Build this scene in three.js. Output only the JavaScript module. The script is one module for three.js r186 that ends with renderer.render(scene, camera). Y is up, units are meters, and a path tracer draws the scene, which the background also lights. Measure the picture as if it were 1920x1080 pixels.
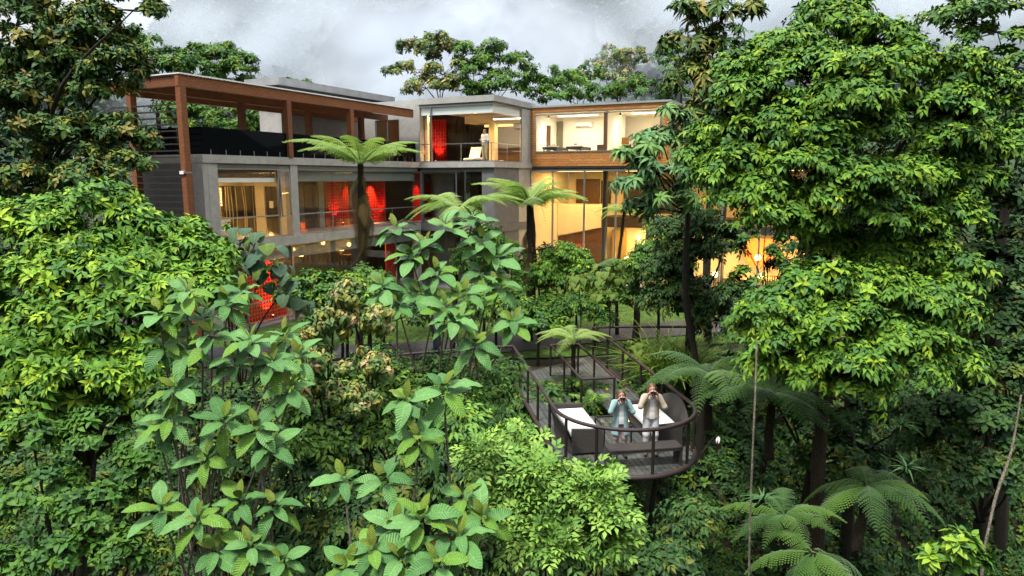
import * as THREE from 'three';
import { mergeGeometries, mergeVertices } from 'three/addons/utils/BufferGeometryUtils.js';
import { MarchingCubes } from 'three/addons/objects/MarchingCubes.js';
import { RoundedBoxGeometry } from 'three/addons/geometries/RoundedBoxGeometry.js';
import { ImprovedNoise } from 'three/addons/math/ImprovedNoise.js';
import { RectAreaLightUniformsLib } from 'three/addons/lights/RectAreaLightUniformsLib.js';

// ---------------------------------------------------------------- camera, sky, sun, exposure
const scene = new THREE.Scene();
const EYE = 6.45, PITCH = 9 * Math.PI / 180, FOCAL = 1300;
const camera = new THREE.PerspectiveCamera(2 * Math.atan(540 / FOCAL) * 180 / Math.PI, 16 / 9, 0.1, 2000);
camera.position.set(0, EYE, 0);
camera.rotation.x = -PITCH;

const noise = new ImprovedNoise();
const fbm = (x, y, z, n = 4) => { let s = 0, a = 0.5; for (let i = 0; i < n; i++) { s += a * noise.noise(x, y, z); x *= 2.03; y *= 2.03; z *= 2.03; a *= 0.5; } return s; };

const SKY = (() => {           // overcast: brightest overhead, a third of that at the horizon, soft cloud mottling
  const W = 256, H = 128, d = new Float32Array(W * H * 4);
  for (let j = 0; j < H; j++) {
    const el = ((j + 0.5) / H - 0.5) * Math.PI, s = Math.max(0, Math.sin(el));
    for (let i = 0; i < W; i++) {
      const az = (i + 0.5) / W * 2 * Math.PI, c = Math.cos(el);
      const n = fbm(Math.cos(az) * c * 1.6, Math.sin(el) * 3, Math.sin(az) * c * 1.6, 4);
      const L = 0.28 * (1 + 2.8 * s) * (1 + 0.22 * n);
      d.set([L * 0.955, L * 0.99, L * 1.055, 1], (j * W + i) * 4);
    }
  }
  const t = new THREE.DataTexture(d, W, H, THREE.RGBAFormat, THREE.FloatType);
  t.mapping = THREE.EquirectangularReflectionMapping; t.magFilter = t.minFilter = THREE.LinearFilter; t.wrapS = THREE.RepeatWrapping; t.needsUpdate = true;
  return t;
})();
scene.background = SKY; scene.environment = SKY;

const sun = new THREE.DirectionalLight(new THREE.Color(1, 0.97, 0.88), 2.6);
sun.position.set(-20, 70, 2); sun.target.position.set(0, 0, -22);
sun.castShadow = true; sun.shadow.radius = 22; sun.shadow.mapSize.set(2048, 2048);
Object.assign(sun.shadow.camera, { left: -60, right: 60, top: 60, bottom: -60, near: 1, far: 200 });
scene.add(sun, sun.target);

const renderer = new THREE.WebGLRenderer({ antialias: true });
renderer.setSize(1024, 576);
renderer.toneMapping = THREE.LinearToneMapping; renderer.toneMappingExposure = 2.2;
renderer.shadowMap.enabled = true;
RectAreaLightUniformsLib.init();

// ---------------------------------------------------------------- helpers
const V = (x, y, z) => new THREE.Vector3(x, y, z), UPV = V(0, 1, 0);
const rgb = (r, g, b) => new THREE.Color().setRGB(r, g, b);
function rng(seed) { let a = seed >>> 0; return () => { a = (a + 0x6D2B79F5) >>> 0; let t = a; t = Math.imul(t ^ (t >>> 15), t | 1); t ^= t + Math.imul(t ^ (t >>> 7), t | 61); return ((t ^ (t >>> 14)) >>> 0) / 4294967296; }; }
const mix = (a, b, t) => a + (b - a) * t, sstep = (a, b, x) => { const t = Math.min(1, Math.max(0, (x - a) / (b - a))); return t * t * (3 - 2 * t); };
// a place in the world read off the 1920 x 1080 photograph: the pixel's line of sight at that distance in front of the camera, or where it meets a height
function at(px, py, dist) { const u = (px - 960) / FOCAL, v = (540 - py) / FOCAL, c = Math.cos(PITCH), s = Math.sin(PITCH), dz = c + v * s, t = dist / dz; return V(u * t, EYE + (v * c - s) * t, -dist); }
const names = new Map();
const numbered = (n) => { const k = names.get(n) ?? 0; names.set(n, k + 1); return k ? `${n}_${String(k).padStart(3, '0')}` : n; };
function shade(o) { o.castShadow = true; o.receiveShadow = true; return o; }
function thing(name, label, category, pos = [0, 0, 0], turn = 0, group) {
  const o = new THREE.Group(); o.name = numbered(name); o.position.set(...pos); o.rotation.y = turn; o.userData = { label, category };
  if (group) o.userData.group = group;
  scene.add(o); return o;
}
function part(name, geo, mat, parent, label) {
  const m = shade(new THREE.Mesh(Array.isArray(geo) ? merge(geo) : geo, mat)); m.name = name;
  if (label) m.userData.label = label;
  parent.add(m); return m;
}
function grp(name, parent, label) { const g = new THREE.Group(); g.name = name; if (label) g.userData.label = label; parent.add(g); return g; }
function structure(name, geo, mat) { const m = part(name, geo, mat, scene); m.name = numbered(name); m.userData.kind = 'structure'; return m; }
function merge(list) {
  const keep = ['position', 'normal', 'uv'];
  const l = list.map((g) => { let q = g.index ? g.toNonIndexed() : g; for (const k of Object.keys(q.attributes)) if (!keep.includes(k)) q.deleteAttribute(k); if (!q.attributes.uv) q.setAttribute('uv', new THREE.BufferAttribute(new Float32Array(q.attributes.position.count * 2), 2)); return q; });
  return mergeGeometries(l);
}
// a box from corner to corner with uv in metres
function bx(x0, x1, y0, y1, z0, z1) {
  const g = new THREE.BoxGeometry(x1 - x0, y1 - y0, z1 - z0); g.translate((x0 + x1) / 2, (y0 + y1) / 2, (z0 + z1) / 2);
  const p = g.attributes.position, n = g.attributes.normal, uv = g.attributes.uv;
  for (let i = 0; i < p.count; i++) {
    const ax = Math.abs(n.getX(i)), ay = Math.abs(n.getY(i));
    if (ax > 0.5) uv.setXY(i, p.getZ(i), p.getY(i)); else if (ay > 0.5) uv.setXY(i, p.getX(i), p.getZ(i)); else uv.setXY(i, p.getX(i), p.getY(i));
  }
  return g;
}
function cyl(a, b, ra, rb = ra, seg = 10) {
  const d = b.clone().sub(a), h = d.length(), g = new THREE.CylinderGeometry(rb, ra, h, seg, 1);
  g.translate(0, h / 2, 0); g.applyQuaternion(new THREE.Quaternion().setFromUnitVectors(UPV, d.normalize())); g.translate(a.x, a.y, a.z); return g;
}
function tube(pts, r, seg = 40, rad = 8, closed = false) { return new THREE.TubeGeometry(new THREE.CatmullRomCurve3(pts, closed), seg, r, rad, closed); }
// a limb along points with its radius falling from r0 to r1
function limb(pts, r0, r1, seg = 12, rad = 7, rough = 0.12, rnd = null) {
  const c = new THREE.CatmullRomCurve3(pts), g = new THREE.TubeGeometry(c, seg, 1, rad, false), p = g.attributes.position, q = V(), k = V();
  for (let i = 0; i <= seg; i++) {
    c.getPointAt(i / seg, k); const r = mix(r0, r1, i / seg);
    for (let j = 0; j <= rad; j++) { const n = i * (rad + 1) + j; q.fromBufferAttribute(p, n).sub(k); const w = r * (1 + rough * noise.noise(q.x * 2 + k.x * 3, k.y * 3, q.z * 2 + k.z * 3)); q.multiplyScalar(w).add(k); p.setXYZ(n, q.x, q.y, q.z); }
  }
  g.computeVertexNormals();
  const uv = g.attributes.uv, len = c.getLength(); for (let i = 0; i < uv.count; i++) uv.setXY(i, uv.getX(i) * len, uv.getY(i) * 6.28 * r0);
  return g;
}
// ---------------------------------------------------------------- textures (grain, stains and relief only)
function tex(size, fn, rx = 1, ry = 1, color = true) {
  const d = new Uint8Array(size * size * 4);
  for (let j = 0; j < size; j++) for (let i = 0; i < size; i++) { const c = fn(i / size, j / size, i, j); d.set([...c.map((v) => Math.max(0, Math.min(255, v * 255))), 255], (j * size + i) * 4); }
  const t = new THREE.DataTexture(d, size, size); t.wrapS = t.wrapT = THREE.RepeatWrapping; t.magFilter = THREE.LinearFilter; t.repeat.set(rx, ry);
  if (color) t.colorSpace = THREE.SRGBColorSpace; t.needsUpdate = true; return t;
}
// noise that tiles
const tn = (u, v, f, s = 0, n = 4) => { const a = u * 2 * Math.PI, b = v * 2 * Math.PI; return fbm(Math.cos(a) * f / 6 + s, Math.sin(a) * f / 6 + Math.cos(b) * f / 6, Math.sin(b) * f / 6 + s * 1.7, n); };
const T = {};
{
  const r = rng(5);
  T.concrete = tex(512, (u, v) => { const k = 0.9 + 0.13 * tn(u, v, 9, 2) + 0.10 * tn(u, v, 60, 5, 2) + (r() - 0.5) * 0.08; return [k, k * 0.995, k * 0.985]; }, 0.3, 0.3);
  T.concreteBump = tex(256, (u, v) => { const k = 0.5 + 0.4 * tn(u, v, 40, 3) + (r() - 0.5) * 0.2; return [k, k, k]; }, 0.7, 0.7, false);
  T.plaster = tex(256, (u, v) => { const k = 0.95 + 0.05 * tn(u, v, 12, 31) + (r() - 0.5) * 0.02; return [k, k, k]; }, 0.4, 0.4);
  T.wood = tex(512, (u, v) => { const g = tn(u * 1, v, 5, 1) * 0.6, f = Math.sin((v * 46 + g * 9 + tn(u, v, 14, 8, 2) * 3) * 2) * 0.09, k = 0.80 + f + 0.3 * tn(u, v, 12, 4) + (r() - 0.5) * 0.06; return [k, k * 0.96, k * 0.9]; }, 0.5, 1.6);
  T.bark = tex(256, (u, v) => { const k = 0.62 + 0.55 * tn(u * 2 % 1, v, 18, 3) + 0.25 * tn(u, v, 50, 9, 2); return [k, k * 0.97, k * 0.92]; }, 0.7, 2);
  T.barkBump = tex(256, (u, v) => { const k = 0.5 + 0.9 * tn(u * 2 % 1, v, 26, 6); return [k, k, k]; }, 0.7, 2, false);
  T.rust = tex(256, (u, v) => { const m = sstep(-0.08, 0.2, tn(u, v, 16, 2)), k = 0.75 + 0.4 * tn(u, v, 40, 7, 3) + (r() - 0.5) * 0.1; return [k * mix(0.62, 1, m), k * mix(0.58, 0.72, m), k * mix(0.62, 0.6, m)]; }, 2, 1);
  T.wicker = tex(128, (u, v, i, j) => { const a = Math.sin(u * 32 * Math.PI), b = Math.sin(v * 32 * Math.PI), c = ((i >> 2) + (j >> 2)) & 1 ? a * a : b * b, k = 0.35 + 0.6 * c; return [k, k, k]; }, 5, 5, false);
  T.asphalt = tex(256, (u, v) => { const k = 0.72 + 0.4 * tn(u, v, 12, 4) + (r() - 0.5) * 0.35; return [k, k, k * 1.02]; }, 0.35, 0.35);
  T.soil = tex(512, (u, v) => { const k = 0.6 + 0.5 * tn(u, v, 14, 4) + 0.3 * tn(u, v, 60, 1, 2) + (r() - 0.5) * 0.2, m = sstep(-0.1, 0.15, tn(u, v, 9, 11)); return [k * mix(0.9, 0.62, m), k * mix(0.8, 0.95, m), k * mix(0.6, 0.45, m)]; }, 0.15, 0.15);
  T.lawn = tex(512, (u, v) => { const k = 0.7 + 0.45 * tn(u, v, 16, 4) + (r() - 0.5) * 0.3, m = sstep(-0.15, 0.2, tn(u, v, 10, 17)); return [k * mix(0.75, 1.0, m), k, k * mix(0.5, 0.4, m)]; }, 0.22, 0.22);
  T.noiseBump = tex(256, (u, v) => { const k = 0.5 + 0.5 * tn(u, v, 30, 21) + (r() - 0.5) * 0.3; return [k, k, k]; }, 1, 1, false);
  // a leaf blade: pale midrib and side veins, mottled
  const veins = (u, v) => { const x = Math.abs(u - 0.5) * 2, mid = Math.exp(-x * x * 260), s = (v * 13 - x * 1.7), d = Math.abs(s - Math.round(s)), side = Math.exp(-d * d * 90) * (1 - x * 0.6); return Math.max(mid, side * 0.65); };
  T.leaf = tex(256, (u, v) => { const w = veins(u, v), k = 0.80 + 0.18 * tn(u, v, 14, 6) + (r() - 0.5) * 0.05; return [k + w * 0.18, k + w * 0.14, k + w * 0.16]; });
  T.leafBump = tex(256, (u, v) => { const x = Math.abs(u - 0.5) * 2, s = (v * 13 - x * 1.7), d = Math.abs(s - Math.round(s)), k = 0.25 + 0.6 * Math.sqrt(Math.min(1, d * 2.2)) * (x > 0.04 ? 1 : 0.2); return [k, k, k]; }, 1, 1, false);
  T.weave = tex(128, (u, v) => { const k = 0.9 + (r() - 0.5) * 0.12; return [k, k, k]; }, 6, 6);
}
const std = (o) => new THREE.MeshStandardMaterial(o), phys = (o) => new THREE.MeshPhysicalMaterial(o);
const M = {
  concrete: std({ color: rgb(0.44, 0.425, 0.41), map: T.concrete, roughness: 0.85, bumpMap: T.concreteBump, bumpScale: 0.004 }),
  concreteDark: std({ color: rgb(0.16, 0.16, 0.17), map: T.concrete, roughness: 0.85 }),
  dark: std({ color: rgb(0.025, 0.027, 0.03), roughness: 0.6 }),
  steel: std({ color: rgb(0.22, 0.23, 0.24), roughness: 0.4, metalness: 0.6 }),
  glass: phys({ color: rgb(0.97, 0.985, 0.98), transmission: 1, thickness: 0, roughness: 0.02, ior: 1.5 }),
  smoked: phys({ color: rgb(0.012, 0.016, 0.024), transmission: 0.75, thickness: 0, roughness: 0.03, ior: 1.45, specularIntensity: 0.22 }),
  cream: std({ color: rgb(0.74, 0.64, 0.46), map: T.plaster, roughness: 0.9 }),
  white: std({ color: rgb(0.8, 0.8, 0.8), roughness: 0.7 }),
  blind: std({ color: rgb(0.86, 0.87, 0.88), roughness: 0.9 }),
  blindGrey: std({ color: rgb(0.25, 0.27, 0.26), map: T.weave, roughness: 0.9 }),
  ceiling: std({ color: rgb(0.55, 0.47, 0.36), roughness: 0.9 }),
  brown: std({ color: rgb(0.16, 0.075, 0.035), map: T.wood, roughness: 0.55 }),
  darkWood: std({ color: rgb(0.045, 0.03, 0.022), map: T.wood, roughness: 0.5 }),
  redLattice: std({ color: rgb(0.55, 0.022, 0.018), roughness: 0.45 }),
  redBack: std({ color: rgb(0.28, 0.012, 0.012), roughness: 0.6 }),
  floorWood: std({ color: rgb(0.22, 0.13, 0.07), map: T.wood, roughness: 0.35 }),
  pergola: [0, 1, 2].map((k) => std({ color: rgb([0.30, 0.34, 0.265][k], [0.105, 0.12, 0.09][k], [0.036, 0.04, 0.03][k]), map: T.wood, roughness: 0.7 })),
  plank: [0, 1, 2, 3].map((k) => std({ color: rgb([0.70, 0.61, 0.75, 0.65][k], [0.32, 0.26, 0.36, 0.285][k], [0.095, 0.07, 0.11, 0.08][k]), map: T.wood, roughness: 0.6 })),
  deck: [0, 1, 2, 3].map((k) => std({ color: rgb([0.105, 0.125, 0.09, 0.115][k], [0.125, 0.147, 0.107, 0.135][k], [0.128, 0.15, 0.115, 0.14][k]), map: T.wood, roughness: 0.62 })),
  rail: std({ color: rgb(0.105, 0.09, 0.088), map: T.rust, roughness: 0.62, bumpMap: T.noiseBump, bumpScale: 0.003 }),
  railPost: std({ color: rgb(0.05, 0.042, 0.04), map: T.rust, roughness: 0.65 }),
  wicker: std({ color: rgb(0.055, 0.046, 0.042), roughness: 0.6, bumpMap: T.wicker, bumpScale: 0.012 }),
  cushion: std({ color: rgb(0.82, 0.82, 0.81), map: T.weave, roughness: 0.95 }),
  bark: std({ color: rgb(0.07, 0.055, 0.04), map: T.bark, roughness: 0.95, bumpMap: T.barkBump, bumpScale: 0.03 }),
  barkRed: std({ color: rgb(0.13, 0.085, 0.055), map: T.bark, roughness: 0.95, bumpMap: T.barkBump, bumpScale: 0.03 }),
  barkPale: std({ color: rgb(0.42, 0.38, 0.31), map: T.bark, roughness: 0.95, bumpMap: T.barkBump, bumpScale: 0.015 }),
  fernTrunk: std({ color: rgb(0.085, 0.055, 0.03), map: T.bark, roughness: 1, bumpMap: T.barkBump, bumpScale: 0.06 }),
  roof: std({ color: rgb(0.36, 0.37, 0.38), map: T.concrete, roughness: 0.7 }),
  soil: std({ color: rgb(0.10, 0.095, 0.075), map: T.soil, roughness: 1 }),
  asphalt: std({ color: rgb(0.045, 0.045, 0.05), map: T.asphalt, roughness: 0.85, bumpMap: T.noiseBump, bumpScale: 0.01 }),
  lawn: std({ color: rgb(0.12, 0.2, 0.04), map: T.lawn, roughness: 1, bumpMap: T.noiseBump, bumpScale: 0.05 }),
};
// leaves: soft ones let some light through
const leafMats = new Map();
function leafMat(r, g, b, o = {}) {
  const k = [r, g, b, o.map ? 1 : 0, o.through ?? 0, o.gloss ?? 0.55].join(), base = { color: rgb(r, g, b), side: THREE.DoubleSide, ...(o.map ? { map: T.leaf, bumpMap: T.leafBump, bumpScale: 0.012 } : {}) };
  if (!leafMats.has(k)) leafMats.set(k, o.through ? phys({ ...base, roughness: 0.93, transmission: o.through, thickness: 0, specularIntensity: 0.5 }) : phys({ ...base, roughness: o.gloss ?? 0.55, specularIntensity: 0.38 }));
  return leafMats.get(k);
}
// ---------------------------------------------------------------- the setting: terrain, path, lawn
const edgeZ = (x) => -21.6 - 3.7 * sstep(3.2, 5.5, x) - 3 * sstep(10, 18, x) + 0.5 * Math.sin(x * 0.35);
function ridge(az) { return 0.185 + 0.13 * sstep(-0.52, -0.36, az) + 0.012 * Math.sin(az * 31) + 0.008 * Math.sin(az * 67 + 1); }
function groundY(x, z) {
  const s = z - edgeZ(x);
  let y = -10 * sstep(-0.3, 11, s) - 1.5 * sstep(6, 20, s);
  const D = -z;
  if (D > 46) {
    const az = x / D, t = sstep(46, 250, D);
    y += D * ridge(az) * t * 0.9 + (6 + 6 * t) * fbm(x * 0.02, 3, z * 0.02, 3) * sstep(60, 120, D);
  }
  y += 30 * sstep(4, 42, z) + 2.5 * fbm(x * 0.06, 5, z * 0.06, 3) * sstep(3, 12, z);      // the ravine's other side, unseen behind the viewer, built to block low sky light
  const side = Math.max(0, Math.abs(x) - 30);            // the valley's flanks
  if (D < 60) y += 0.25 * side * sstep(0, 20, side);
  return y + 0.12 * fbm(x * 0.4, 1, z * 0.4, 3) * sstep(-0.5, 1.5, s);
}
{
  const NX = 220, NZ = 260, pos = [], uv = [], idx = [];
  const warp = (t) => Math.sign(t) * (Math.abs(t) * 40 + Math.pow(Math.abs(t), 4) * 300);
  for (let j = 0; j <= NZ; j++) {
    const t = j / NZ, z = 50 - 95 * t - 330 * Math.pow(t, 4);
    for (let i = 0; i <= NX; i++) { const x = warp(i / NX * 2 - 1); pos.push(x, groundY(x, z) - 0.02, z); uv.push(x, z); }
  }
  for (let j = 0; j < NZ; j++) for (let i = 0; i < NX; i++) { const a = j * (NX + 1) + i, b = a + NX + 1; idx.push(a, a + 1, b, a + 1, b + 1, b); }
  const g = new THREE.BufferGeometry(); g.setAttribute('position', new THREE.Float32BufferAttribute(pos, 3)); g.setAttribute('uv', new THREE.Float32BufferAttribute(uv, 2)); g.setIndex(idx); g.computeVertexNormals();
  structure('terrain', g, M.soil);
}
// a sheet between two lines of points, laid over the ground
function strip(left, right, y, n = 40) {
  const a = new THREE.CatmullRomCurve3(left.map(([x, z]) => V(x, 0, z))), b = new THREE.CatmullRomCurve3(right.map(([x, z]) => V(x, 0, z)));
  const pos = [], uv = [], idx = [], K = 8;
  for (let i = 0; i <= n; i++) { const p = a.getPoint(i / n), q = b.getPoint(i / n); for (let k = 0; k <= K; k++) { const x = mix(p.x, q.x, k / K), z = mix(p.z, q.z, k / K); pos.push(x, y + 0.015 * fbm(x * 1.5, 7, z * 1.5, 3), z); uv.push(x, z); } }
  for (let i = 0; i < n; i++) for (let k = 0; k < K; k++) { const c = i * (K + 1) + k, d = c + K + 1; idx.push(c, c + 1, d, c + 1, d + 1, d); }
  const g = new THREE.BufferGeometry(); g.setAttribute('position', new THREE.Float32BufferAttribute(pos, 3)); g.setAttribute('uv', new THREE.Float32BufferAttribute(uv, 2)); g.setIndex(idx); g.computeVertexNormals();
  if (g.attributes.normal.getY(0) < 0) { g.index.array.reverse(); g.computeVertexNormals(); }
  return g;
}
structure('lawn', strip([[-30, -24.5], [-8, -25.5], [0.4, -24.3], [8, -26.5], [20, -30]], [[-30, -46], [-8, -46], [0.4, -46], [8, -46], [20, -46]], 0.03), M.lawn);
structure('path', strip([[-22, -23.6], [-8.2, -23.2], [0.4, -25.3], [3.2, -26.6], [8, -28.2], [16, -31]], [[-22, -26.4], [-8.2, -26.0], [0.4, -28.05], [3.25, -29.4], [8, -31], [16, -34]], 0.07), M.asphalt);
// ---------------------------------------------------------------- the lodge: its own axes run along the two fronts
const HOUSE_TURN = -26.2 * Math.PI / 180, HO = V(-12.38, 0, -26.73);
const house = thing('lodge_building', 'modern three storey grey concrete and timber lodge with large glass fronts', 'building', [HO.x, HO.y, HO.z], HOUSE_TURN);
const inHouse = (x, y, z) => V(x, y, z).applyAxisAngle(UPV, HOUSE_TURN).add(HO);   // a point of the house's axes in the world
const H = (name, geo, mat, parent = house, label) => part(name, geo, mat, parent, label);
// a ceiling lamp: a glowing panel with an area light of its size just below it
function ceilingLamp(x, y, z, w, d, power, col, label, group) {
  const p = inHouse(x, y, z), t = thing('ceiling_lamp', label, 'lamp', p.toArray(), HOUSE_TURN, group);
  part('housing', bx(-w / 2 - 0.03, w / 2 + 0.03, -0.02, 0.05, -d / 2 - 0.03, d / 2 + 0.03), M.white, t);
  part('light_panel', bx(-w / 2, w / 2, -0.035, -0.021, -d / 2, d / 2), std({ color: 0x000000, emissive: col, emissiveIntensity: Math.min(2.5, power * 0.5) }), t);
  const l = new THREE.RectAreaLight(col, power, w, d); l.position.set(0, -0.05, 0); l.rotation.x = -Math.PI / 2; t.add(l); l.name = 'lamp';
}
function spot(x, y, z, tx, ty, tz, power, col, label, angle = 0.5) {
  const p = inHouse(x, y, z), t = thing('spot_lamp', label, 'lamp', p.toArray(), HOUSE_TURN);
  part('can', new THREE.CylinderGeometry(0.06, 0.05, 0.14, 12), M.dark, t);
  part('light_lens', new THREE.CylinderGeometry(0.045, 0.045, 0.01, 12).translate(0, ty > y ? 0.08 : -0.08, 0), std({ color: 0x000000, emissive: col, emissiveIntensity: 4 }), t);
  const l = new THREE.SpotLight(col, power, 0, angle, 0.8, 2); l.position.set(0, ty > y ? 0.1 : -0.1, 0); l.castShadow = true; l.shadow.radius = 2;
  l.target.position.set(tx - x, ty - y, tz - z); t.add(l, l.target);
}
const WARM = new THREE.Color(1, 0.58, 0.19), WARM2 = new THREE.Color(1, 0.62, 0.2), SOFT = new THREE.Color(1, 0.86, 0.66), REDL = new THREE.Color(1, 0.28, 0.12);

// --- wing: slabs, columns, walls
H('roof_terrace_slab', [bx(-8, 0.06, 7.05, 7.37, -15.85, -0.72), bx(-8, -0.0, 7.05, 7.37, -21, -15.86)], M.concrete);
H('floor_slab', [bx(-8, 0.06, 3.47, 3.85, -15.85, -0.72), bx(-8, 0, 3.47, 3.85, -21, -15.86)], M.concrete);
H('ground_slab', [bx(-8, 0.3, -0.3, 0.12, -21, -0.8), bx(0.301, 4.88, -0.3, 0.12, -27.5, -15.8), bx(4.881, 22, -0.3, 0.12, -27.5, -20.6)], M.concreteDark);
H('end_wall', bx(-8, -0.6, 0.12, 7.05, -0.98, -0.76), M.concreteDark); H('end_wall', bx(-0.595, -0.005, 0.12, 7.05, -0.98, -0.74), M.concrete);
H('column', bx(-0.3, 0.0, 3.85, 7.05, -1.45, -0.985), M.concrete);
H('column', bx(-0.3, 0.0, 0.12, 3.47, -1.45, -0.985), M.concrete);
H('column', bx(-0.36, 0.0, 3.85, 7.05, -5.9, -5.46), M.concrete);
H('shade_strip', bx(-0.2, -0.04, 6.86, 7.05, -15.7, -1.46), M.concreteDark);  // header strip under the slab; shade put into its darker colour
H('rear_wall', bx(-8.2, -8, 0.12, 7.05, -21, -0.74), M.cream);
H('far_wall', bx(-8, 0, 0.12, 11.2, -21.25, -21), M.concreteDark);
H('ceiling_panel', bx(-8, -0.3, 6.75, 6.85, -21, -1), M.ceiling);
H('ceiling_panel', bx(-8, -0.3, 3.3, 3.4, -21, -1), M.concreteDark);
// --- wing, middle floor: glazing
function windowUnit(name, panes, frames, parent = house) { const g = grp(name, parent); for (const f of frames) part('window_frame', f, M.steel, g); for (const p of panes) part('window_pane', p, M.glass, g); return g; }
windowUnit('window', [bx(-0.10, -0.085, 3.93, 6.84, -4.70, -1.5)], [bx(-0.13, -0.05, 6.80, 6.858, -5.44, -1.47), bx(-0.13, -0.05, 3.855, 3.92, -5.44, -1.47), bx(-0.14, -0.04, 3.92, 6.80, -4.80, -4.71), bx(-0.12, -0.045, 4.79, 4.85, -4.70, -1.47)]);
{ // the side sash, tilted slightly open
  const g = grp('window_sash', house); g.position.set(-0.06, 6.8, 0); g.rotation.z = 0.045;
  part('window_frame', [bx(-0.03, 0.03, -2.0, 0, -4.86, -4.80), bx(-0.03, 0.03, -2.0, 0, -5.42, -5.36), bx(-0.03, 0.03, -0.06, 0, -5.36, -4.86), bx(-0.03, 0.03, -2.06, -2.0, -5.42, -4.80)], M.steel, g);
  part('window_pane', bx(-0.006, 0.006, -2.0, -0.06, -5.36, -4.86), M.glass, g);
}
windowUnit('window', [-5.9, -9.15, -12.4].map((z) => bx(-0.10, -0.085, 3.93, 6.84, z - 3.22, z - 0.01)), [bx(-0.13, -0.05, 6.80, 6.858, -15.66, -5.91), bx(-0.13, -0.05, 3.855, 3.92, -15.66, -5.91)]);
{ const g = grp('handrail', house); part('rail', bx(-0.045, 0.0, 4.79, 4.84, -15.6, -5.91), M.steel, g); for (const z of [-8.2, -10.6, -13.1]) part('post', bx(-0.04, -0.01, 3.86, 4.79, z - 0.02, z + 0.02), M.steel, g); }
H('roller_blind', bx(-0.24, -0.22, 6.3, 6.85, -15.6, -5.95), M.blindGrey, house, 'grey roller blind pulled a little way down');
H('roller_blind', bx(-0.24, -0.22, 6.28, 6.46, -4.7, -1.5), M.blind, house, 'white roller blind pulled a little way down');
H('blind_box', bx(-0.26, -0.2, 6.47, 6.82, -4.7, -1.5), M.brown, house);
// room behind the first window
H('partition_wall', [bx(-1.02, -0.37, 3.86, 6.74, -5.8, -5.6), bx(-1.82, -1.02, 6.08, 6.74, -5.8, -5.6), bx(-2.4, -1.82, 3.86, 6.74, -5.8, -5.6)], M.cream);
H('door', bx(-1.8, -1.04, 3.87, 6.07, -5.78, -5.66), M.darkWood, house, 'dark interior door with a paper notice');
H('partition_wall', [bx(-3.3, -3.2, 6.1, 6.74, -5.6, -1), bx(-3.3, -2.41, 6.1, 6.74, -5.8, -5.61)], M.cream);
H('wall_panel', bx(-3.6, -3.45, 3.87, 6.1, -8.5, -1), M.darkWood);
{ const t = thing('paper_notice', 'white paper notice pinned to the dark interior door', 'notice', inHouse(-1.45, 5.08, -5.65).toArray(), HOUSE_TURN); part('sheet', bx(-0.12, 0.12, 0, 0.32, -0.004, 0.004), M.white, t); }
for (let k = 0; k < 9; k++) {
  const r = rng(70 + k), z = -4.0 - k * 0.27 - r() * 0.12, t = thing('bamboo_pole', ['first', 'second', 'third', 'fourth', 'fifth', 'sixth', 'seventh', 'eighth', 'ninth'][k] + ' bamboo pole from the left behind the first lodge window', 'pole', inHouse(-2.9 - r() * 0.3, 3.87, z).toArray(), 0, 'bamboo poles in the first room');
  part('cane', limb([V(0, 0, 0), V(r() * 0.06 - 0.03, 1.1, 0), V(r() * 0.12 - 0.06, 2.2, 0)], 0.028, 0.02, 8, 7), std({ color: rgb(0.45, 0.36, 0.17), roughness: 0.5 }), t);
}
{ // backlit lattice lamp at the left of the room
  const t = thing('lattice_lamp', 'backlit square lattice lamp on the far wall of the first room', 'lamp', inHouse(-3.1, 5.2, -3.95).toArray(), HOUSE_TURN + Math.PI / 2);
  for (let i = 0; i < 5; i++) for (let j = 0; j < 6; j++) part('light_square', bx(i * 0.14 - 0.35, i * 0.14 - 0.25, j * 0.14, j * 0.14 + 0.1, 0, 0.03), std({ color: 0x000000, emissive: WARM2, emissiveIntensity: 2.2 }), t);
  part('frame', bx(-0.42, 0.42, -0.05, 0.9, -0.04, -0.001), M.brown, t);
}
{ const t = thing('white_armchair', 'white upholstered armchair just inside the first lodge window', 'armchair', inHouse(-0.9, 3.86, -2.2).toArray(), HOUSE_TURN + 0.9); part('seat', new RoundedBoxGeometry(0.8, 0.25, 0.75, 3, 0.08).translate(0, 0.32, 0), M.cushion, t); part('backrest', new RoundedBoxGeometry(0.8, 0.6, 0.2, 3, 0.08).translate(0, 0.62, -0.32), M.cushion, t); for (const s of [-1, 1]) part('armrest', new RoundedBoxGeometry(0.14, 0.35, 0.7, 3, 0.06).translate(s * 0.38, 0.47, 0), M.cushion, t); part('base', bx(-0.35, 0.35, 0, 0.2, -0.3, 0.3), M.dark, t); }
ceilingLamp(-1.8, 6.6, -3.4, 2.2, 0.35, 15, WARM, 'warm ceiling lamp in the room behind the first lodge window');
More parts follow.
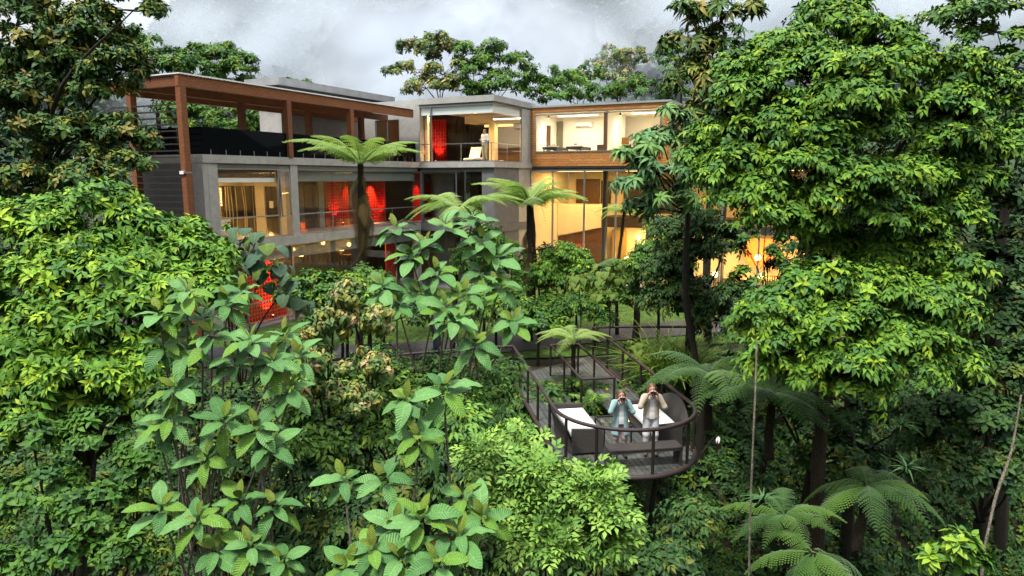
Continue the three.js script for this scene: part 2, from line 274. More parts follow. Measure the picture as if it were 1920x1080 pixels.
// room behind the second window: red lattice screens, dark doors
function lattice(name, w, h, label, pos, turn, cell = 0.16) {   // a screen of square bars before a red board
  const t = grp(name, house, label); t.position.set(...pos); t.rotation.y = turn;
  part('backing', bx(-w / 2, w / 2, 0, h, -0.05, -0.03), M.redBack, t);
  for (let x = -w / 2; x <= w / 2 + 0.01; x += cell) part('bar', bx(x - 0.022, x + 0.022, 0, h, -0.029, 0.03), M.redLattice, t);
  for (let y = 0; y <= h + 0.01; y += cell) part('bar', bx(-w / 2, w / 2, y - 0.02, y + 0.02, -0.024, 0.02), M.redLattice, t);
}
lattice('lattice_screen', 1.9, 2.85, 'red lattice screen left of the tree fern', [-2.5, 3.87, -11.5], Math.PI / 2);
lattice('lattice_screen', 2.4, 2.85, 'red lattice screen lit orange from above', [-2.5, 3.87, -14.6], Math.PI / 2);
lattice('lattice_screen', 0.9, 2.85, 'narrow red lattice screen at the far end', [-1.4, 3.87, -17.6], Math.PI / 2);
H('partition_wall', bx(-2.7, -2.56, 3.86, 6.74, -9.0, -6.0), M.concreteDark);
H('door', bx(-2.68, -2.57, 3.87, 6.1, -9.95, -9.05), M.dark, house, 'black interior door beside the red screens');
H('pillar', bx(-2.75, -2.45, 3.86, 6.74, -10.4, -10.0), M.concrete);
H('partition_wall', bx(-2.7, -2.6, 3.86, 6.74, -20.9, -10.45), M.brown);
spot(-1.9, 6.65, -12.3, -2.5, 5.0, -12.3, 11, REDL, 'small red spot lamp above the left red screen');
spot(-1.9, 6.65, -14.4, -2.5, 5.0, -14.4, 40, WARM2, 'small orange spot lamp above the lit red screen');
spot(-1.9, 4.0, -11.2, -2.5, 4.9, -11.2, 7, REDL, 'floor lamp washing the left red screen from below');
spot(-1.9, 4.0, -15.4, -2.5, 4.9, -15.4, 7, REDL, 'floor lamp washing the orange screen from below');
spot(-0.9, 6.65, -17.5, -1.4, 5.0, -17.5, 11, REDL, 'small red spot lamp above the narrow far screen');
// --- wing, ground floor
H('column', bx(-0.3, 0, 0.12, 3.47, -15.85, -15.5), M.concrete);
windowUnit('window', [-1.5, -5.55, -10.5].map((z, i) => bx(-0.20, -0.185, 0.2, 3.4, z - [3.95, 4.85, 4.95][i], z - 0.02)), [bx(-0.24, -0.14, 3.40, 3.465, -15.48, -1.47), bx(-0.24, -0.15, 0.121, 0.19, -15.48, -1.47), bx(-0.24, -0.15, 0.19, 3.4, -5.55, -5.46), bx(-0.24, -0.15, 0.19, 3.4, -10.5, -10.41)]);
H('roller_blind', bx(-0.32, -0.30, 2.84, 3.4, -15.4, -1.5), M.blindGrey, house, 'grey roller blind band along the ground floor glass');
lattice('lattice_screen', 3.2, 2.75, 'large red lattice screen on the ground floor', [-0.75, 0.13, -4.0], Math.PI / 2, 0.17);
lattice('lattice_screen', 0.8, 2.6, 'narrow red lattice screen beside the block', [-1.2, 0.13, -14.4], Math.PI / 2);
spot(-0.45, 3.2, -4.6, -0.75, 1.4, -4.6, 16, REDL, 'red spot lamp above the ground floor lattice screen', 0.7);
spot(-0.45, 0.25, -4.4, -0.75, 1.6, -4.2, 11, REDL, 'floor lamp washing the ground floor lattice screen', 0.8);
H('partition_wall', bx(-5.2, -5, 0.12, 3.3, -20.9, -1.0), M.darkWood);
{ const g = grp('handrail', house); part('rail', bx(0.25, 0.3, 1.15, 1.2, -12, -1), M.steel, g); for (const z of [-1.05, -4.6, -8.2, -11.9]) part('post', bx(0.26, 0.29, 0.0, 1.15, z - 0.02, z + 0.02), M.steel, g); }
for (let k = 0; k < 5; k++) { // pendant lamps deep in the ground floor room
  const z = -6.4 - k * 1.55, t = thing('pendant_lamp', ['first', 'second', 'third', 'fourth', 'fifth'][k] + ' glowing pendant lamp from the left behind the ground floor glass', 'lamp', inHouse(-2.2 + 0.25 * (k % 2), 2.72, z).toArray(), 0, 'pendant lamps of the ground floor');
  part('light_shade', new THREE.CylinderGeometry(0.10, 0.12, 0.3, 14), std({ color: 0x000000, emissive: WARM, emissiveIntensity: 3 }), t);
  part('cord', new THREE.CylinderGeometry(0.008, 0.008, 0.44, 6).translate(0, 0.37, 0), M.dark, t);
  const l = new THREE.PointLight(WARM, 3, 0, 2); l.castShadow = true; l.shadow.radius = 4; t.add(l);
}
// --- roof terrace: smoked glass balustrade, pergola, back walls
{
  const g = grp('balustrade', house, 'smoked glass balustrade along the roof terrace');
  for (let k = 0; k < 10; k++) { const z0 = -0.83 - k * 1.468; part('glass_pane', bx(-0.012, 0.0, 7.30, 8.42, z0 - 1.455, z0), M.smoked, g); part('clamp', [bx(0.0005, 0.025, 7.36, 7.58, z0 - 0.36, z0 - 0.33), bx(0.0005, 0.025, 7.36, 7.58, z0 - 1.1, z0 - 1.07)], M.steel, g); }
  for (let k = 0; k < 3; k++) part('glass_pane', bx(-1.4 * (k + 1) + 0.01, -1.4 * k - 0.02, 7.38, 8.42, -0.84, -0.828), M.smoked, g);
}
{
  const g = grp('pergola', house, 'rust brown timber pergola with white slatted roof');
  const W = (i) => M.pergola[i % 3];
  for (const [x, z] of [[0, 0], [-2.9, -0.05], [0, -5.45], [0, -9.77], [-2.2, -4.9], [-2.2, -9.2], [-2.2, -13.4]]) part('post', bx(x - 0.13, x + 0.13, z < -0.06 ? 7.37 : 0, 9.84, z - 0.13, z + 0.13), W(Math.round(-z)), g);
  part('beam', bx(-0.09, 0.09, 9.841, 10.22, -15.2, 0.15), W(1), g); part('beam', bx(-2.29, -2.11, 9.78, 10.12, -15.8, 0.12), W(0), g);
  part('beam', bx(-4.2, -0.091, 9.86, 10.18, -0.1, 0.08), W(2), g); part('beam', bx(-4.29, -4.11, 9.78, 10.12, -15.8, 0.12), W(1), g);
  for (let k = 0; k < 96; k++) { const z = 0.1 - k * 0.16; part('slat', bx(-4.4, 0.12, 10.221, 10.275, z - 0.055, z), W(k * 7 % 3), g); }
  part('roof_sheet', bx(-4.45, 0.2, 10.276, 10.315, -15.25, 0.16), phys({ color: rgb(0.8, 0.81, 0.82), roughness: 1, transmission: 0.35, thickness: 0 }), g);
  // louvre screen at the end
  for (let k = 0; k < 36; k++) part('louvre', bx(-4.1, -0.14, 0.6 + k * 0.245, 0.65 + k * 0.245, -0.03, 0.07), M.darkWood, g);
}
H('terrace_wall', bx(-4.6, -4.4, 7.37, 10.2, -21, -9.6), M.concrete);
H('terrace_wall', [bx(-4.4, -3.2, 7.37, 10.9, -16.2, -15.98), bx(-1.45, 0.0, 7.37, 10.9, -16.2, -15.98), bx(-3.2, -1.45, 9.85, 10.9, -16.2, -15.98)], M.concrete);
windowUnit('window', [bx(-3.1, -2.38, 7.45, 9.76, -16.1, -16.09), bx(-2.28, -1.54, 7.45, 9.76, -16.1, -16.09)], [bx(-3.19, -1.46, 9.77, 9.84, -16.16, -16.03), bx(-3.19, -3.11, 7.38, 9.77, -16.16, -16.03), bx(-1.53, -1.46, 7.38, 9.77, -16.16, -16.03), bx(-2.37, -2.29, 7.38, 9.77, -16.16, -16.03)]);
H('parapet', [bx(-4.6, -0.01, 10.3, 10.9, -21, -16.21)], M.concrete);
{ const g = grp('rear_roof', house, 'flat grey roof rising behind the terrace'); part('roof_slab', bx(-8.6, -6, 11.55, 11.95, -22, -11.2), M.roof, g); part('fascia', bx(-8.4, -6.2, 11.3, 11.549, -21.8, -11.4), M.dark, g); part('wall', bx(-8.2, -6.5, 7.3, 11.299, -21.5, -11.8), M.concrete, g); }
{ const t = thing('wall_bracket', 'small pale metal bracket on the corner post of the pergola', 'bracket', inHouse(-0.05, 6.6, 0.14).toArray(), HOUSE_TURN); part('plate', bx(-0.1, 0.12, 0, 0.12, 0, 0.05), M.white, t); part('arm', bx(0.12, 0.55, 0.03, 0.09, 0.0, 0.05), M.steel, t); }
// --- centre block
H('block_roof', bx(-0.05, 4.95, 10.6, 10.93, -21.2, -15.78), M.concrete);
H('shade_strip', bx(0.02, 4.88, 10.5, 10.599, -21, -15.86), M.concreteDark);  // strip below the roof edge, dark tone painted for the shade there
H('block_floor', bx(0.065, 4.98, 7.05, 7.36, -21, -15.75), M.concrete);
H('shade_strip', bx(0.02, 4.8, 6.88, 7.049, -20.9, -15.95), M.concreteDark);  // gap under the block floor, its shade put into the dark concrete tone
H('block_wall', bx(0.0, 0.09, 7.37, 10.5, -16.25, -15.82), M.concrete); H('block_wall', bx(4.74, 4.88, 7.37, 10.5, -21, -19.45), M.concrete);
H('rear_wall', bx(-4.3, 4.7, 7.37, 10.5, -21.2, -21.0), M.brown);
H('ceiling_panel', bx(-4.3, 4.7, 10.30, 10.49, -20.95, -16.3), M.ceiling);
H('bulkhead', bx(0.9, 4.7, 9.78, 10.29, -20.95, -19.6), M.ceiling);
{
  const fr = [bx(0.1, 4.87, 10.44, 10.499, -15.9, -15.83), bx(0.1, 4.87, 7.361, 7.42, -15.9, -15.83), bx(0.8, 0.88, 7.42, 10.44, -15.9, -15.83), bx(4.80, 4.865, 7.42, 10.44, -19.5, -19.44), bx(4.80, 4.865, 10.44, 10.499, -19.44, -15.91), bx(4.80, 4.865, 7.361, 7.42, -19.44, -15.91)];
  const g = windowUnit('corner_window', [bx(0.1, 0.8, 7.42, 10.44, -15.872, -15.86), bx(0.88, 4.84, 7.42, 10.44, -15.872, -15.86), bx(4.83, 4.842, 7.42, 10.44, -19.44, -15.88)], fr);
  part('roller_blind', [bx(0.12, 4.75, 10.0, 10.46, -15.97, -15.955), bx(4.73, 4.745, 10.0, 10.46, -19.4, -15.98)], M.blind, g, 'white roller blind across the top of the corner window');
  const h = grp('handrail', house); part('rail', [bx(0.1, 4.84, 8.35, 8.40, -15.95, -15.915), bx(4.77, 4.8, 8.35, 8.40, -19.4, -15.96)], M.steel, h); for (const x of [0.84, 2.76, 4.7]) part('post', bx(x - 0.02, x + 0.02, 7.37, 8.35, -15.945, -15.915), M.steel, h); part('post', bx(4.77, 4.8, 7.37, 8.35, -17.7, -17.66), M.steel, h);
}
lattice('lattice_screen', 2.2, 2.8, 'red lattice screen behind the corner window', [-2.3, 7.38, -20.8], 0, 0.2);
H('pillar', bx(-0.2, 0.15, 7.37, 10.3, -20.9, -20.5), M.dark);
H('glass_wall', bx(0.2, 2.3, 7.4, 9.75, -20.97, -20.95), phys({ color: rgb(0.02, 0.03, 0.035), roughness: 0.05, clearcoat: 1 }), house, 'dark glossy glass at the back of the upper room');
H('pillar', bx(2.9, 3.3, 7.37, 9.78, -19.4, -19.0), M.cream);
H('led_strip', bx(1.6, 3.6, 9.62, 9.76, -20.9, -20.86), std({ color: 0x000000, emissive: WARM2, emissiveIntensity: 1.0 }), house, 'glowing amber light strip at the back of the upper room');
H('side_panel', bx(0.12, 0.3, 7.38, 10.3, -16.5, -16.3), M.cream);
for (const [x, z, n] of [[0.4, -16.6, 'beside the mullion'], [1.4, -16.7, 'above the white chair'], [2.5, -16.7, 'above the standing man'], [3.8, -16.8, 'near the glass corner'], [2.2, -18.6, 'over the middle of the upper room'], [3.9, -18.9, 'over the rear of the upper room']]) {
  const t = thing('downlight', 'small round recessed downlight ' + n, 'lamp', inHouse(x, 10.29, z).toArray(), 0, 'downlights of the corner room');
  part('light_lens', new THREE.CylinderGeometry(0.07, 0.07, 0.02, 14).translate(0, -0.012, 0), std({ color: 0x000000, emissive: WARM, emissiveIntensity: 5 }), t); part('trim', new THREE.TorusGeometry(0.085, 0.014, 6, 16).rotateX(Math.PI / 2).translate(0, -0.012, 0), M.white, t);
  const l = new THREE.SpotLight(WARM, 26, 0, 0.9, 0.9, 2); l.position.y = -0.04; l.target.position.set(0, -2, 0); l.castShadow = true; t.add(l, l.target);
}
spot(-2.9, 7.5, -20.3, -2.9, 8.6, -20.8, 14, REDL, 'floor lamp washing the upper red screen near its left side', 0.6);
spot(-1.7, 7.5, -20.3, -1.7, 8.6, -20.8, 14, REDL, 'floor lamp washing the upper red screen near its middle', 0.6);
{ // white lounge chair
  const t = thing('lounge_chair', 'white reclined lounge chair behind the corner window', 'chair', inHouse(3.1, 7.37, -16.75).toArray(), HOUSE_TURN - 0.2);
  part('backrest', new RoundedBoxGeometry(0.78, 0.72, 0.1, 3, 0.04).rotateX(-0.35).translate(-0.1, 0.5, -0.28), M.cushion, t); part('seat', new RoundedBoxGeometry(0.9, 0.1, 0.75, 3, 0.04).rotateZ(0.05).translate(0.05, 0.17, 0.08), M.cushion, t);
  for (const [x, z] of [[-0.35, 0.35], [0.42, 0.35], [-0.35, -0.2], [0.42, -0.2]]) part('leg', cyl(V(x, 0, z), V(x, 0.16, z), 0.02), M.dark, t);
}
{ const t = thing('floor_socket', 'small white box on the floor at the glass corner', 'box', inHouse(4.45, 7.37, -17.6).toArray(), HOUSE_TURN); part('lid', new RoundedBoxGeometry(0.22, 0.1, 0.14, 2, 0.02).translate(0, 0.05, 0), M.white, t); }
// block, lower storeys
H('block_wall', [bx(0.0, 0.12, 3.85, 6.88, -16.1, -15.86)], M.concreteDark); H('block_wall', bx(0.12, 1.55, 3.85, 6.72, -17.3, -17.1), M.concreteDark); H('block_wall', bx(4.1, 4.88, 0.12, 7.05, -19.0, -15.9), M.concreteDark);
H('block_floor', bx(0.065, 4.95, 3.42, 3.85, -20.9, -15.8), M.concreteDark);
windowUnit('window', [bx(0.14, 2.4, 3.92, 6.82, -15.95, -15.935), bx(2.46, 4.08, 3.92, 6.82, -15.95, -15.935)], [bx(0.13, 4.09, 6.82, 6.875, -15.98, -15.9), bx(0.13, 4.09, 3.855, 3.915, -15.98, -15.9), bx(2.4, 2.455, 3.915, 6.82, -15.98, -15.9)]);
H('wall_panel', [bx(1.6, 4.08, 3.86, 6.85, -19.2, -19.0)], M.darkWood);
H('partition_wall', bx(0.0, 4.05, 0.12, 3.4, -17.6, -17.4), M.concreteDark);
H('low_wall', [bx(2.2, 4.05, 2.4, 3.0, -16.6, -16.4), bx(2.2, 4.05, 1.6, 2.0, -16.5, -16.3)], M.concrete);
// --- timber box with the lit room
{
  const g = grp('timber_box', house, 'projecting box clad in honey coloured horizontal boards');
  const r = rng(31), rows = [];
  for (let y = 7.16; y < 10.62; y += 0.145) rows.push(y);
  for (const y of rows) {
    const y1 = y + 0.132, cut = y1 > 8.02 && y < 10.22, spans = cut ? [[4.9, 5.17], [12.9, 13.3]] : [[4.9, 7.3 + r()], [0, 9.6 + r()], [0, 11.6 + r() * 0.6], [0, 13.3]];
    let x = 4.9;
    for (const s of spans) { const a = s[0] || x, b = s[1]; const d = r() * 0.006; part('plank', bx(a + 0.003, b - 0.003, y, y1, -20.74, -20.695 + d), M.plank[Math.floor(r() * 4)], g); x = b; }
    part('plank', bx(13.3, 13.34, y, y1, -23.2, -20.75), M.plank[Math.floor(r() * 4)], g); part('plank', bx(13.3, 13.34, y, y1, -26, -23.206), M.plank[Math.floor(r() * 4)], g);
    part('plank', bx(4.86, 4.9, y, y1, -21.7, -20.70), M.plank[Math.floor(r() * 4)], g);
  }
  part('roof_edge', bx(4.82, 13.42, 10.63, 10.74, -26.1, -20.62), M.roof, g);
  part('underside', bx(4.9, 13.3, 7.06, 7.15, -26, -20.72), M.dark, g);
  part('window_frame', [bx(5.17, 12.9, 10.17, 10.225, -20.76, -20.66), bx(5.17, 12.9, 7.98, 8.06, -20.76, -20.655), bx(5.17, 5.23, 8.061, 10.169, -20.76, -20.66), bx(12.83, 12.9, 8.061, 10.169, -20.76, -20.66)], M.steel, g);
  part('mullion', bx(9.53, 9.73, 8.062, 10.168, -20.79, -20.68), M.brown, g);
  part('window_pane', bx(5.235, 9.525, 8.065, 10.165, -20.73, -20.72), M.glass, g); part('window_pane', bx(9.735, 12.825, 8.065, 10.165, -20.73, -20.72), M.glass, g);
  const ivory = std({ color: rgb(0.83, 0.78, 0.68), roughness: 0.9 });
  part('room_floor', bx(4.91, 13.29, 7.86, 7.95, -25.9, -20.8), M.cream, g); part('room_ceiling', bx(4.91, 13.29, 10.3, 10.62, -25.9, -20.8), ivory, g);
  part('room_wall', [bx(4.91, 5.06, 7.951, 10.299, -24.4, -20.81), bx(4.91, 9.4, 7.951, 10.299, -24.6, -24.41), bx(9.55, 9.7, 7.951, 10.299, -24.4, -20.9), bx(9.41, 13.29, 7.951, 10.299, -25.6, -25.4), bx(13.1, 13.29, 7.951, 10.299, -25.39, -20.81)], ivory, g);
  part('wall_niche', bx(5.07, 5.5, 7.952, 10.1, -24.4, -24.34), std({ color: rgb(0.2, 0.19, 0.13), roughness: 0.8 }), g);
  part('door', bx(5.061, 5.09, 7.952, 9.75, -23.3, -22.7), M.brown, g); part('door', bx(11.6, 12.2, 7.952, 9.95, -25.39, -25.3), std({ color: rgb(0.5, 0.42, 0.1), roughness: 0.7 }), g, 'mustard yellow curtain panel');
}
ceilingLamp(7.2, 10.28, -22.6, 2.4, 0.6, 15, SOFT, 'bright ceiling lamp over the massage tables');
ceilingLamp(11.4, 10.28, -22.8, 1.6, 0.6, 16, SOFT, 'bright ceiling lamp in the room right of the timber mullion');
spot(5.5, 10.2, -22.0, 5.1, 9.4, -22.0, 8, SOFT, 'spot lamp washing the left wall of the timber box');
spot(10.0, 10.2, -22.3, 9.72, 9.2, -22.3, 8, SOFT, 'spot lamp washing the dividing wall of the timber box');
function massageTable(x, z, flower, label) {
  const t = thing('massage_table', label, 'massage table', inHouse(x, 7.95, z).toArray(), HOUSE_TURN, 'massage tables in the timber box');
  part('table_top', new RoundedBoxGeometry(0.95, 0.16, 1.9, 3, 0.05).translate(0, 0.3, 0), M.darkWood, t);
  for (const [a, b] of [[-0.4, -0.8], [0.4, -0.8], [-0.4, 0.8], [0.4, 0.8]]) part('leg', bx(a - 0.03, a + 0.03, 0, 0.22, b - 0.03, b + 0.03), M.brown, t);
  const w = thing('folded_towel', 'folded white towel on the massage table with ' + flower[0] + ' flowers', 'towel', inHouse(x, 8.33, z + 0.3).toArray(), HOUSE_TURN); part('cloth', new RoundedBoxGeometry(0.6, 0.07, 0.4, 3, 0.03).translate(0, 0.04, 0), M.cushion, w);
  const f = thing('flower_bunch', 'small bunch of ' + flower[0] + ' flowers on a folded towel', 'flowers', inHouse(x - 0.02, 8.41, z + 0.3).toArray(), 0), r = rng(Math.round(x * 10));
  for (let k = 0; k < 7; k++) part('blossom', new THREE.SphereGeometry(0.045, 8, 6).scale(1, 0.7, 1).translate((r() - 0.5) * 0.3, 0.03 + r() * 0.06, (r() - 0.5) * 0.2), std({ color: rgb(...flower[1]), roughness: 0.7 }), f);
}
massageTable(6.0, -21.9, ['yellow', [0.75, 0.55, 0.08]], 'dark massage table left, with yellow flowers on a towel');
massageTable(7.55, -21.9, ['magenta', [0.5, 0.03, 0.3]], 'dark massage table right, with magenta flowers on a towel');
{ const t = thing('air_conditioner', 'white wall mounted air conditioner in the timber box room', 'air conditioner', inHouse(6.98, 9.66, -24.3).toArray(), HOUSE_TURN); part('casing', new RoundedBoxGeometry(1.15, 0.33, 0.2, 3, 0.05).translate(0, 0.17, 0), M.white, t); part('vent', bx(-0.5, 0.4, 0.02, 0.06, 0.09, 0.105), M.dark, t); }
{ const t = thing('wooden_chair', 'light wooden chair right of the timber mullion', 'chair', inHouse(10.4, 7.95, -22.2).toArray(), HOUSE_TURN + 0.4); part('seat', bx(-0.22, 0.22, 0.42, 0.46, -0.22, 0.22), M.plank[0], t); part('backrest', bx(-0.22, 0.22, 0.5, 0.9, -0.22, -0.18), M.plank[0], t); for (const [a, b] of [[-0.2, -0.2], [0.2, -0.2], [-0.2, 0.2], [0.2, 0.2]]) part('leg', bx(a - 0.02, a + 0.02, 0, 0.42, b - 0.02, b + 0.02), M.plank[1], t); }
{ const t = thing('wooden_cabinet', 'small brown cabinet beside the timber mullion', 'cabinet', inHouse(9.2, 7.95, -21.3).toArray(), HOUSE_TURN); part('body', bx(-0.2, 0.2, 0, 0.42, -0.2, 0.2), M.brown, t); part('top', bx(-0.22, 0.22, 0.421, 0.45, -0.22, 0.22), M.brown, t); }
// --- double height hall below the box
H('hall_ceiling', bx(4.9, 22, 6.95, 7.05, -27, -20.9), M.concreteDark);
H('hall_wall', [bx(3.2, 10.8, 0.12, 6.95, -27.2, -27.0), bx(10.8, 22, 0.12, 6.95, -27.2, -27.0), bx(22, 22.2, 0.12, 6.95, -27, -20.8)], M.cream);
H('hall_wall', bx(4.65, 4.87, 0.12, 6.94, -27, -20.9), M.cream);
H('corner_wall', bx(4.3, 4.88, 0.12, 7.04, -20.9, -19.05), M.concrete);
H('hall_roof', bx(13.4, 22.3, 7.06, 7.4, -27.2, -20.5), M.concrete);
{
  const g = grp('glass_front', house, 'tall glass front with slim mullions below the timber box');
  const xs = [4.9, 6.36, 8.39, 10.36, 12.36, 14.4, 16.4, 18.4, 20.4, 21.95];
  part('window_frame', [bx(4.89, 22, 6.86, 6.949, -20.78, -20.68), bx(4.89, 22, 0.121, 0.2, -20.78, -20.68)], M.steel, g);
  xs.forEach((x) => part('mullion', bx(x - 0.04, x + 0.04, 0.2, 6.86, -20.8, -20.66), M.steel, g));
  for (let i = 0; i + 1 < xs.length; i++) part('window_pane', bx(xs[i] + 0.042, xs[i + 1] - 0.042, 0.2, 6.86, -20.73, -20.72), M.glass, g);
}
H('pillar', new THREE.CylinderGeometry(0.17, 0.17, 6.83, 14).translate(9.2, 3.535, -22.2), M.dark); H('pillar', new THREE.CylinderGeometry(0.17, 0.17, 6.83, 14).translate(11.9, 3.535, -22.4), M.dark); H('pillar', new THREE.CylinderGeometry(0.17, 0.17, 6.83, 14).translate(16.2, 3.535, -22.4), M.dark);
H('mezzanine_floor', bx(8.3, 21.9, 3.35, 4.0, -26.9, -24.2), M.darkWood);
H('mezzanine_floor', bx(14.5, 21.9, 3.4, 3.85, -24.19, -21.2), M.dark);
{ // white sloping stair flank
  const s = new THREE.Shape([[4.9, 2.6], [8.25, 3.35], [8.25, 4.75], [4.9, 4.75]].map((p) => new THREE.Vector2(...p)));
  H('stair_flank', new THREE.ExtrudeGeometry(s, { depth: 0.15, bevelEnabled: false }).translate(0, 0, -25.2), M.cream);
  const s2 = new THREE.Shape([[4.9, 0.12], [8.25, 0.12], [8.25, 3.3], [4.9, 2.55]].map((p) => new THREE.Vector2(...p)));
  H('stair_base', new THREE.ExtrudeGeometry(s2, { depth: 0.1, bevelEnabled: false }).translate(0, 0, -25.3), M.brown);
}
lattice('lattice_screen', 0.9, 2.0, 'narrow red lattice screen under the stair', [6.4, 0.13, -25.12], 0, 0.15);
H('door', bx(5.5, 7.2, 4.76, 6.4, -26.98, -26.9), M.brown, house, 'brown double door above the stair'); H('door', bx(7.3, 8.0, 4.76, 6.3, -26.98, -26.9), M.darkWood); H('wall_panel', bx(8.9, 12.8, 4.2, 6.4, -26.98, -26.9), M.darkWood);
H('wall_panel', bx(8.3, 9.3, 0.13, 3.0, -26.6, -26.5), std({ color: rgb(0.4, 0.26, 0.06), roughness: 0.7 }), house, 'amber panel under the mezzanine');
for (let k = 0; k < 4; k++) { const t = thing('niche_lamp', ['first', 'second', 'third', 'fourth'][k] + ' lit square niche lamp from the left under the mezzanine', 'lamp', inHouse(10.0 + k * 0.95, 2.3, -26.95).toArray(), HOUSE_TURN, 'niche lamps under the mezzanine'); part('light_panel', bx(-0.17, 0.17, 0, 0.36, 0, 0.02), std({ color: 0x000000, emissive: WARM, emissiveIntensity: 3 }), t); part('frame', bx(-0.2, 0.2, -0.03, 0.39, -0.03, -0.002), M.white, t); }
H('orange_panel', bx(17.2, 18.7, 1.2, 2.9, -25.2, -25.1), std({ color: rgb(0.7, 0.14, 0.02), roughness: 0.6 }), house, 'orange wall panel at the far end of the hall');
H('wall_panel', bx(17.2, 18.8, 2.91, 3.6, -25.2, -25.1), M.darkWood);
{ const t = thing('bar_counter', 'brown bar counter with bottles under the mezzanine', 'counter', inHouse(10.6, 0.12, -24.0).toArray(), HOUSE_TURN); part('body', bx(-1.6, 1.6, 0, 1.0, -0.3, 0.3), M.brown, t); part('top', bx(-1.7, 1.7, 1.001, 1.06, -0.36, 0.36), M.darkWood, t); }
for (let k = 0; k < 12; k++) { const t = thing('bottle', 'dark glass bottle standing on the bar counter', 'bottle', inHouse(9.3 + k * 0.23, 1.18, -24.0 + 0.1 * (k % 3)).toArray(), 0, 'bottles on the bar counter'); part('glass_body', new THREE.LatheGeometry([[0, 0], [0.04, 0], [0.04, 0.18], [0.015, 0.23], [0.015, 0.3], [0, 0.3]].map((p) => new THREE.Vector2(...p)), 10), std({ color: rgb(0.03, 0.04, 0.02), roughness: 0.15 }), t); }
for (let k = 0; k < 6; k++) { // dining tables with chairs
  const x = 10.2 + k * 1.75, z = -22.0 - (k % 2) * 0.7, w = ['by the first mullion', 'beside the bar', 'in the middle of the hall', 'near the round pillar', 'by the orange panel', 'at the far right of the hall'][k];
  const t = thing('dining_table', 'wooden dining table ' + w, 'table', inHouse(x, 0.12, z).toArray(), HOUSE_TURN, 'dining tables of the hall');
  part('table_top', bx(-0.45, 0.45, 0.71, 0.75, -0.45, 0.45), M.plank[1], t); for (const [a, b] of [[-0.4, -0.4], [0.4, -0.4], [-0.4, 0.4], [0.4, 0.4]]) part('leg', bx(a - 0.03, a + 0.03, 0, 0.71, b - 0.03, b + 0.03), M.brown, t);
  const c = thing('dining_chair', 'slatted wooden dining chair ' + w, 'chair', inHouse(x + 0.2, 0.12, z + 0.75).toArray(), HOUSE_TURN + Math.PI, 'dining chairs of the hall');
  part('seat', bx(-0.22, 0.22, 0.43, 0.47, -0.22, 0.22), M.brown, c); for (let j = 0; j < 4; j++) part('back_slat', bx(-0.2 + j * 0.12, -0.16 + j * 0.12, 0.47, 0.98, -0.22, -0.19), M.brown, c); part('back_rail', bx(-0.22, 0.22, 0.981, 1.03, -0.225, -0.185), M.brown, c); for (const [a, b] of [[-0.2, -0.2], [0.2, -0.2], [-0.2, 0.2], [0.2, 0.2]]) part('leg', bx(a - 0.02, a + 0.02, 0, 0.43, b - 0.02, b + 0.02), M.brown, c);
}
for (const [x, y, z, p, n] of [[10.55, 1.55, -22.6, 12, 'at the end of the bar'], [15.9, 0.95, -22.4, 10, 'left of the orange panel'], [18.2, 2.05, -22.3, 22, 'upper, before the orange panel'], [18.4, 1.0, -22.2, 22, 'lower, before the orange panel'], [13.6, 1.5, -23.2, 12, 'in the middle of the hall']]) {
  const t = thing('globe_lamp', 'glowing globe lamp ' + n, 'lamp', inHouse(x, y, z).toArray(), 0, 'globe lamps of the hall');
  part('light_globe', new THREE.SphereGeometry(0.17, 18, 12), std({ color: 0x000000, emissive: WARM, emissiveIntensity: 9 }), t); part('stem', new THREE.CylinderGeometry(0.015, 0.02, y - 0.3, 8).translate(0, -0.17 - (y - 0.3) / 2, 0), M.dark, t);
  part('foot', new THREE.CylinderGeometry(0.12, 0.13, 0.03, 16).translate(0, 0.137 - y, 0), M.dark, t);
  const l = new THREE.PointLight(WARM, p, 0, 2); l.castShadow = true; l.shadow.radius = 8; t.add(l);
}
ceilingLamp(7.2, 6.9, -23.4, 3.0, 0.6, 34, WARM, 'warm ceiling lamp over the stair of the hall');
ceilingLamp(11.5, 6.9, -22.8, 2.4, 0.6, 22, WARM, 'warm ceiling lamp over the middle of the hall');
ceilingLamp(18.5, 6.9, -23.0, 4.0, 0.6, 28, WARM, 'warm ceiling lamp over the far right of the hall');
ceilingLamp(11.2, 3.3, -25.6, 3.4, 0.4, 34, WARM, 'warm ceiling lamp under the mezzanine by the bar');
ceilingLamp(18.2, 3.3, -23.6, 4.0, 0.5, 30, WARM, 'warm ceiling lamp under the mezzanine by the orange panel');
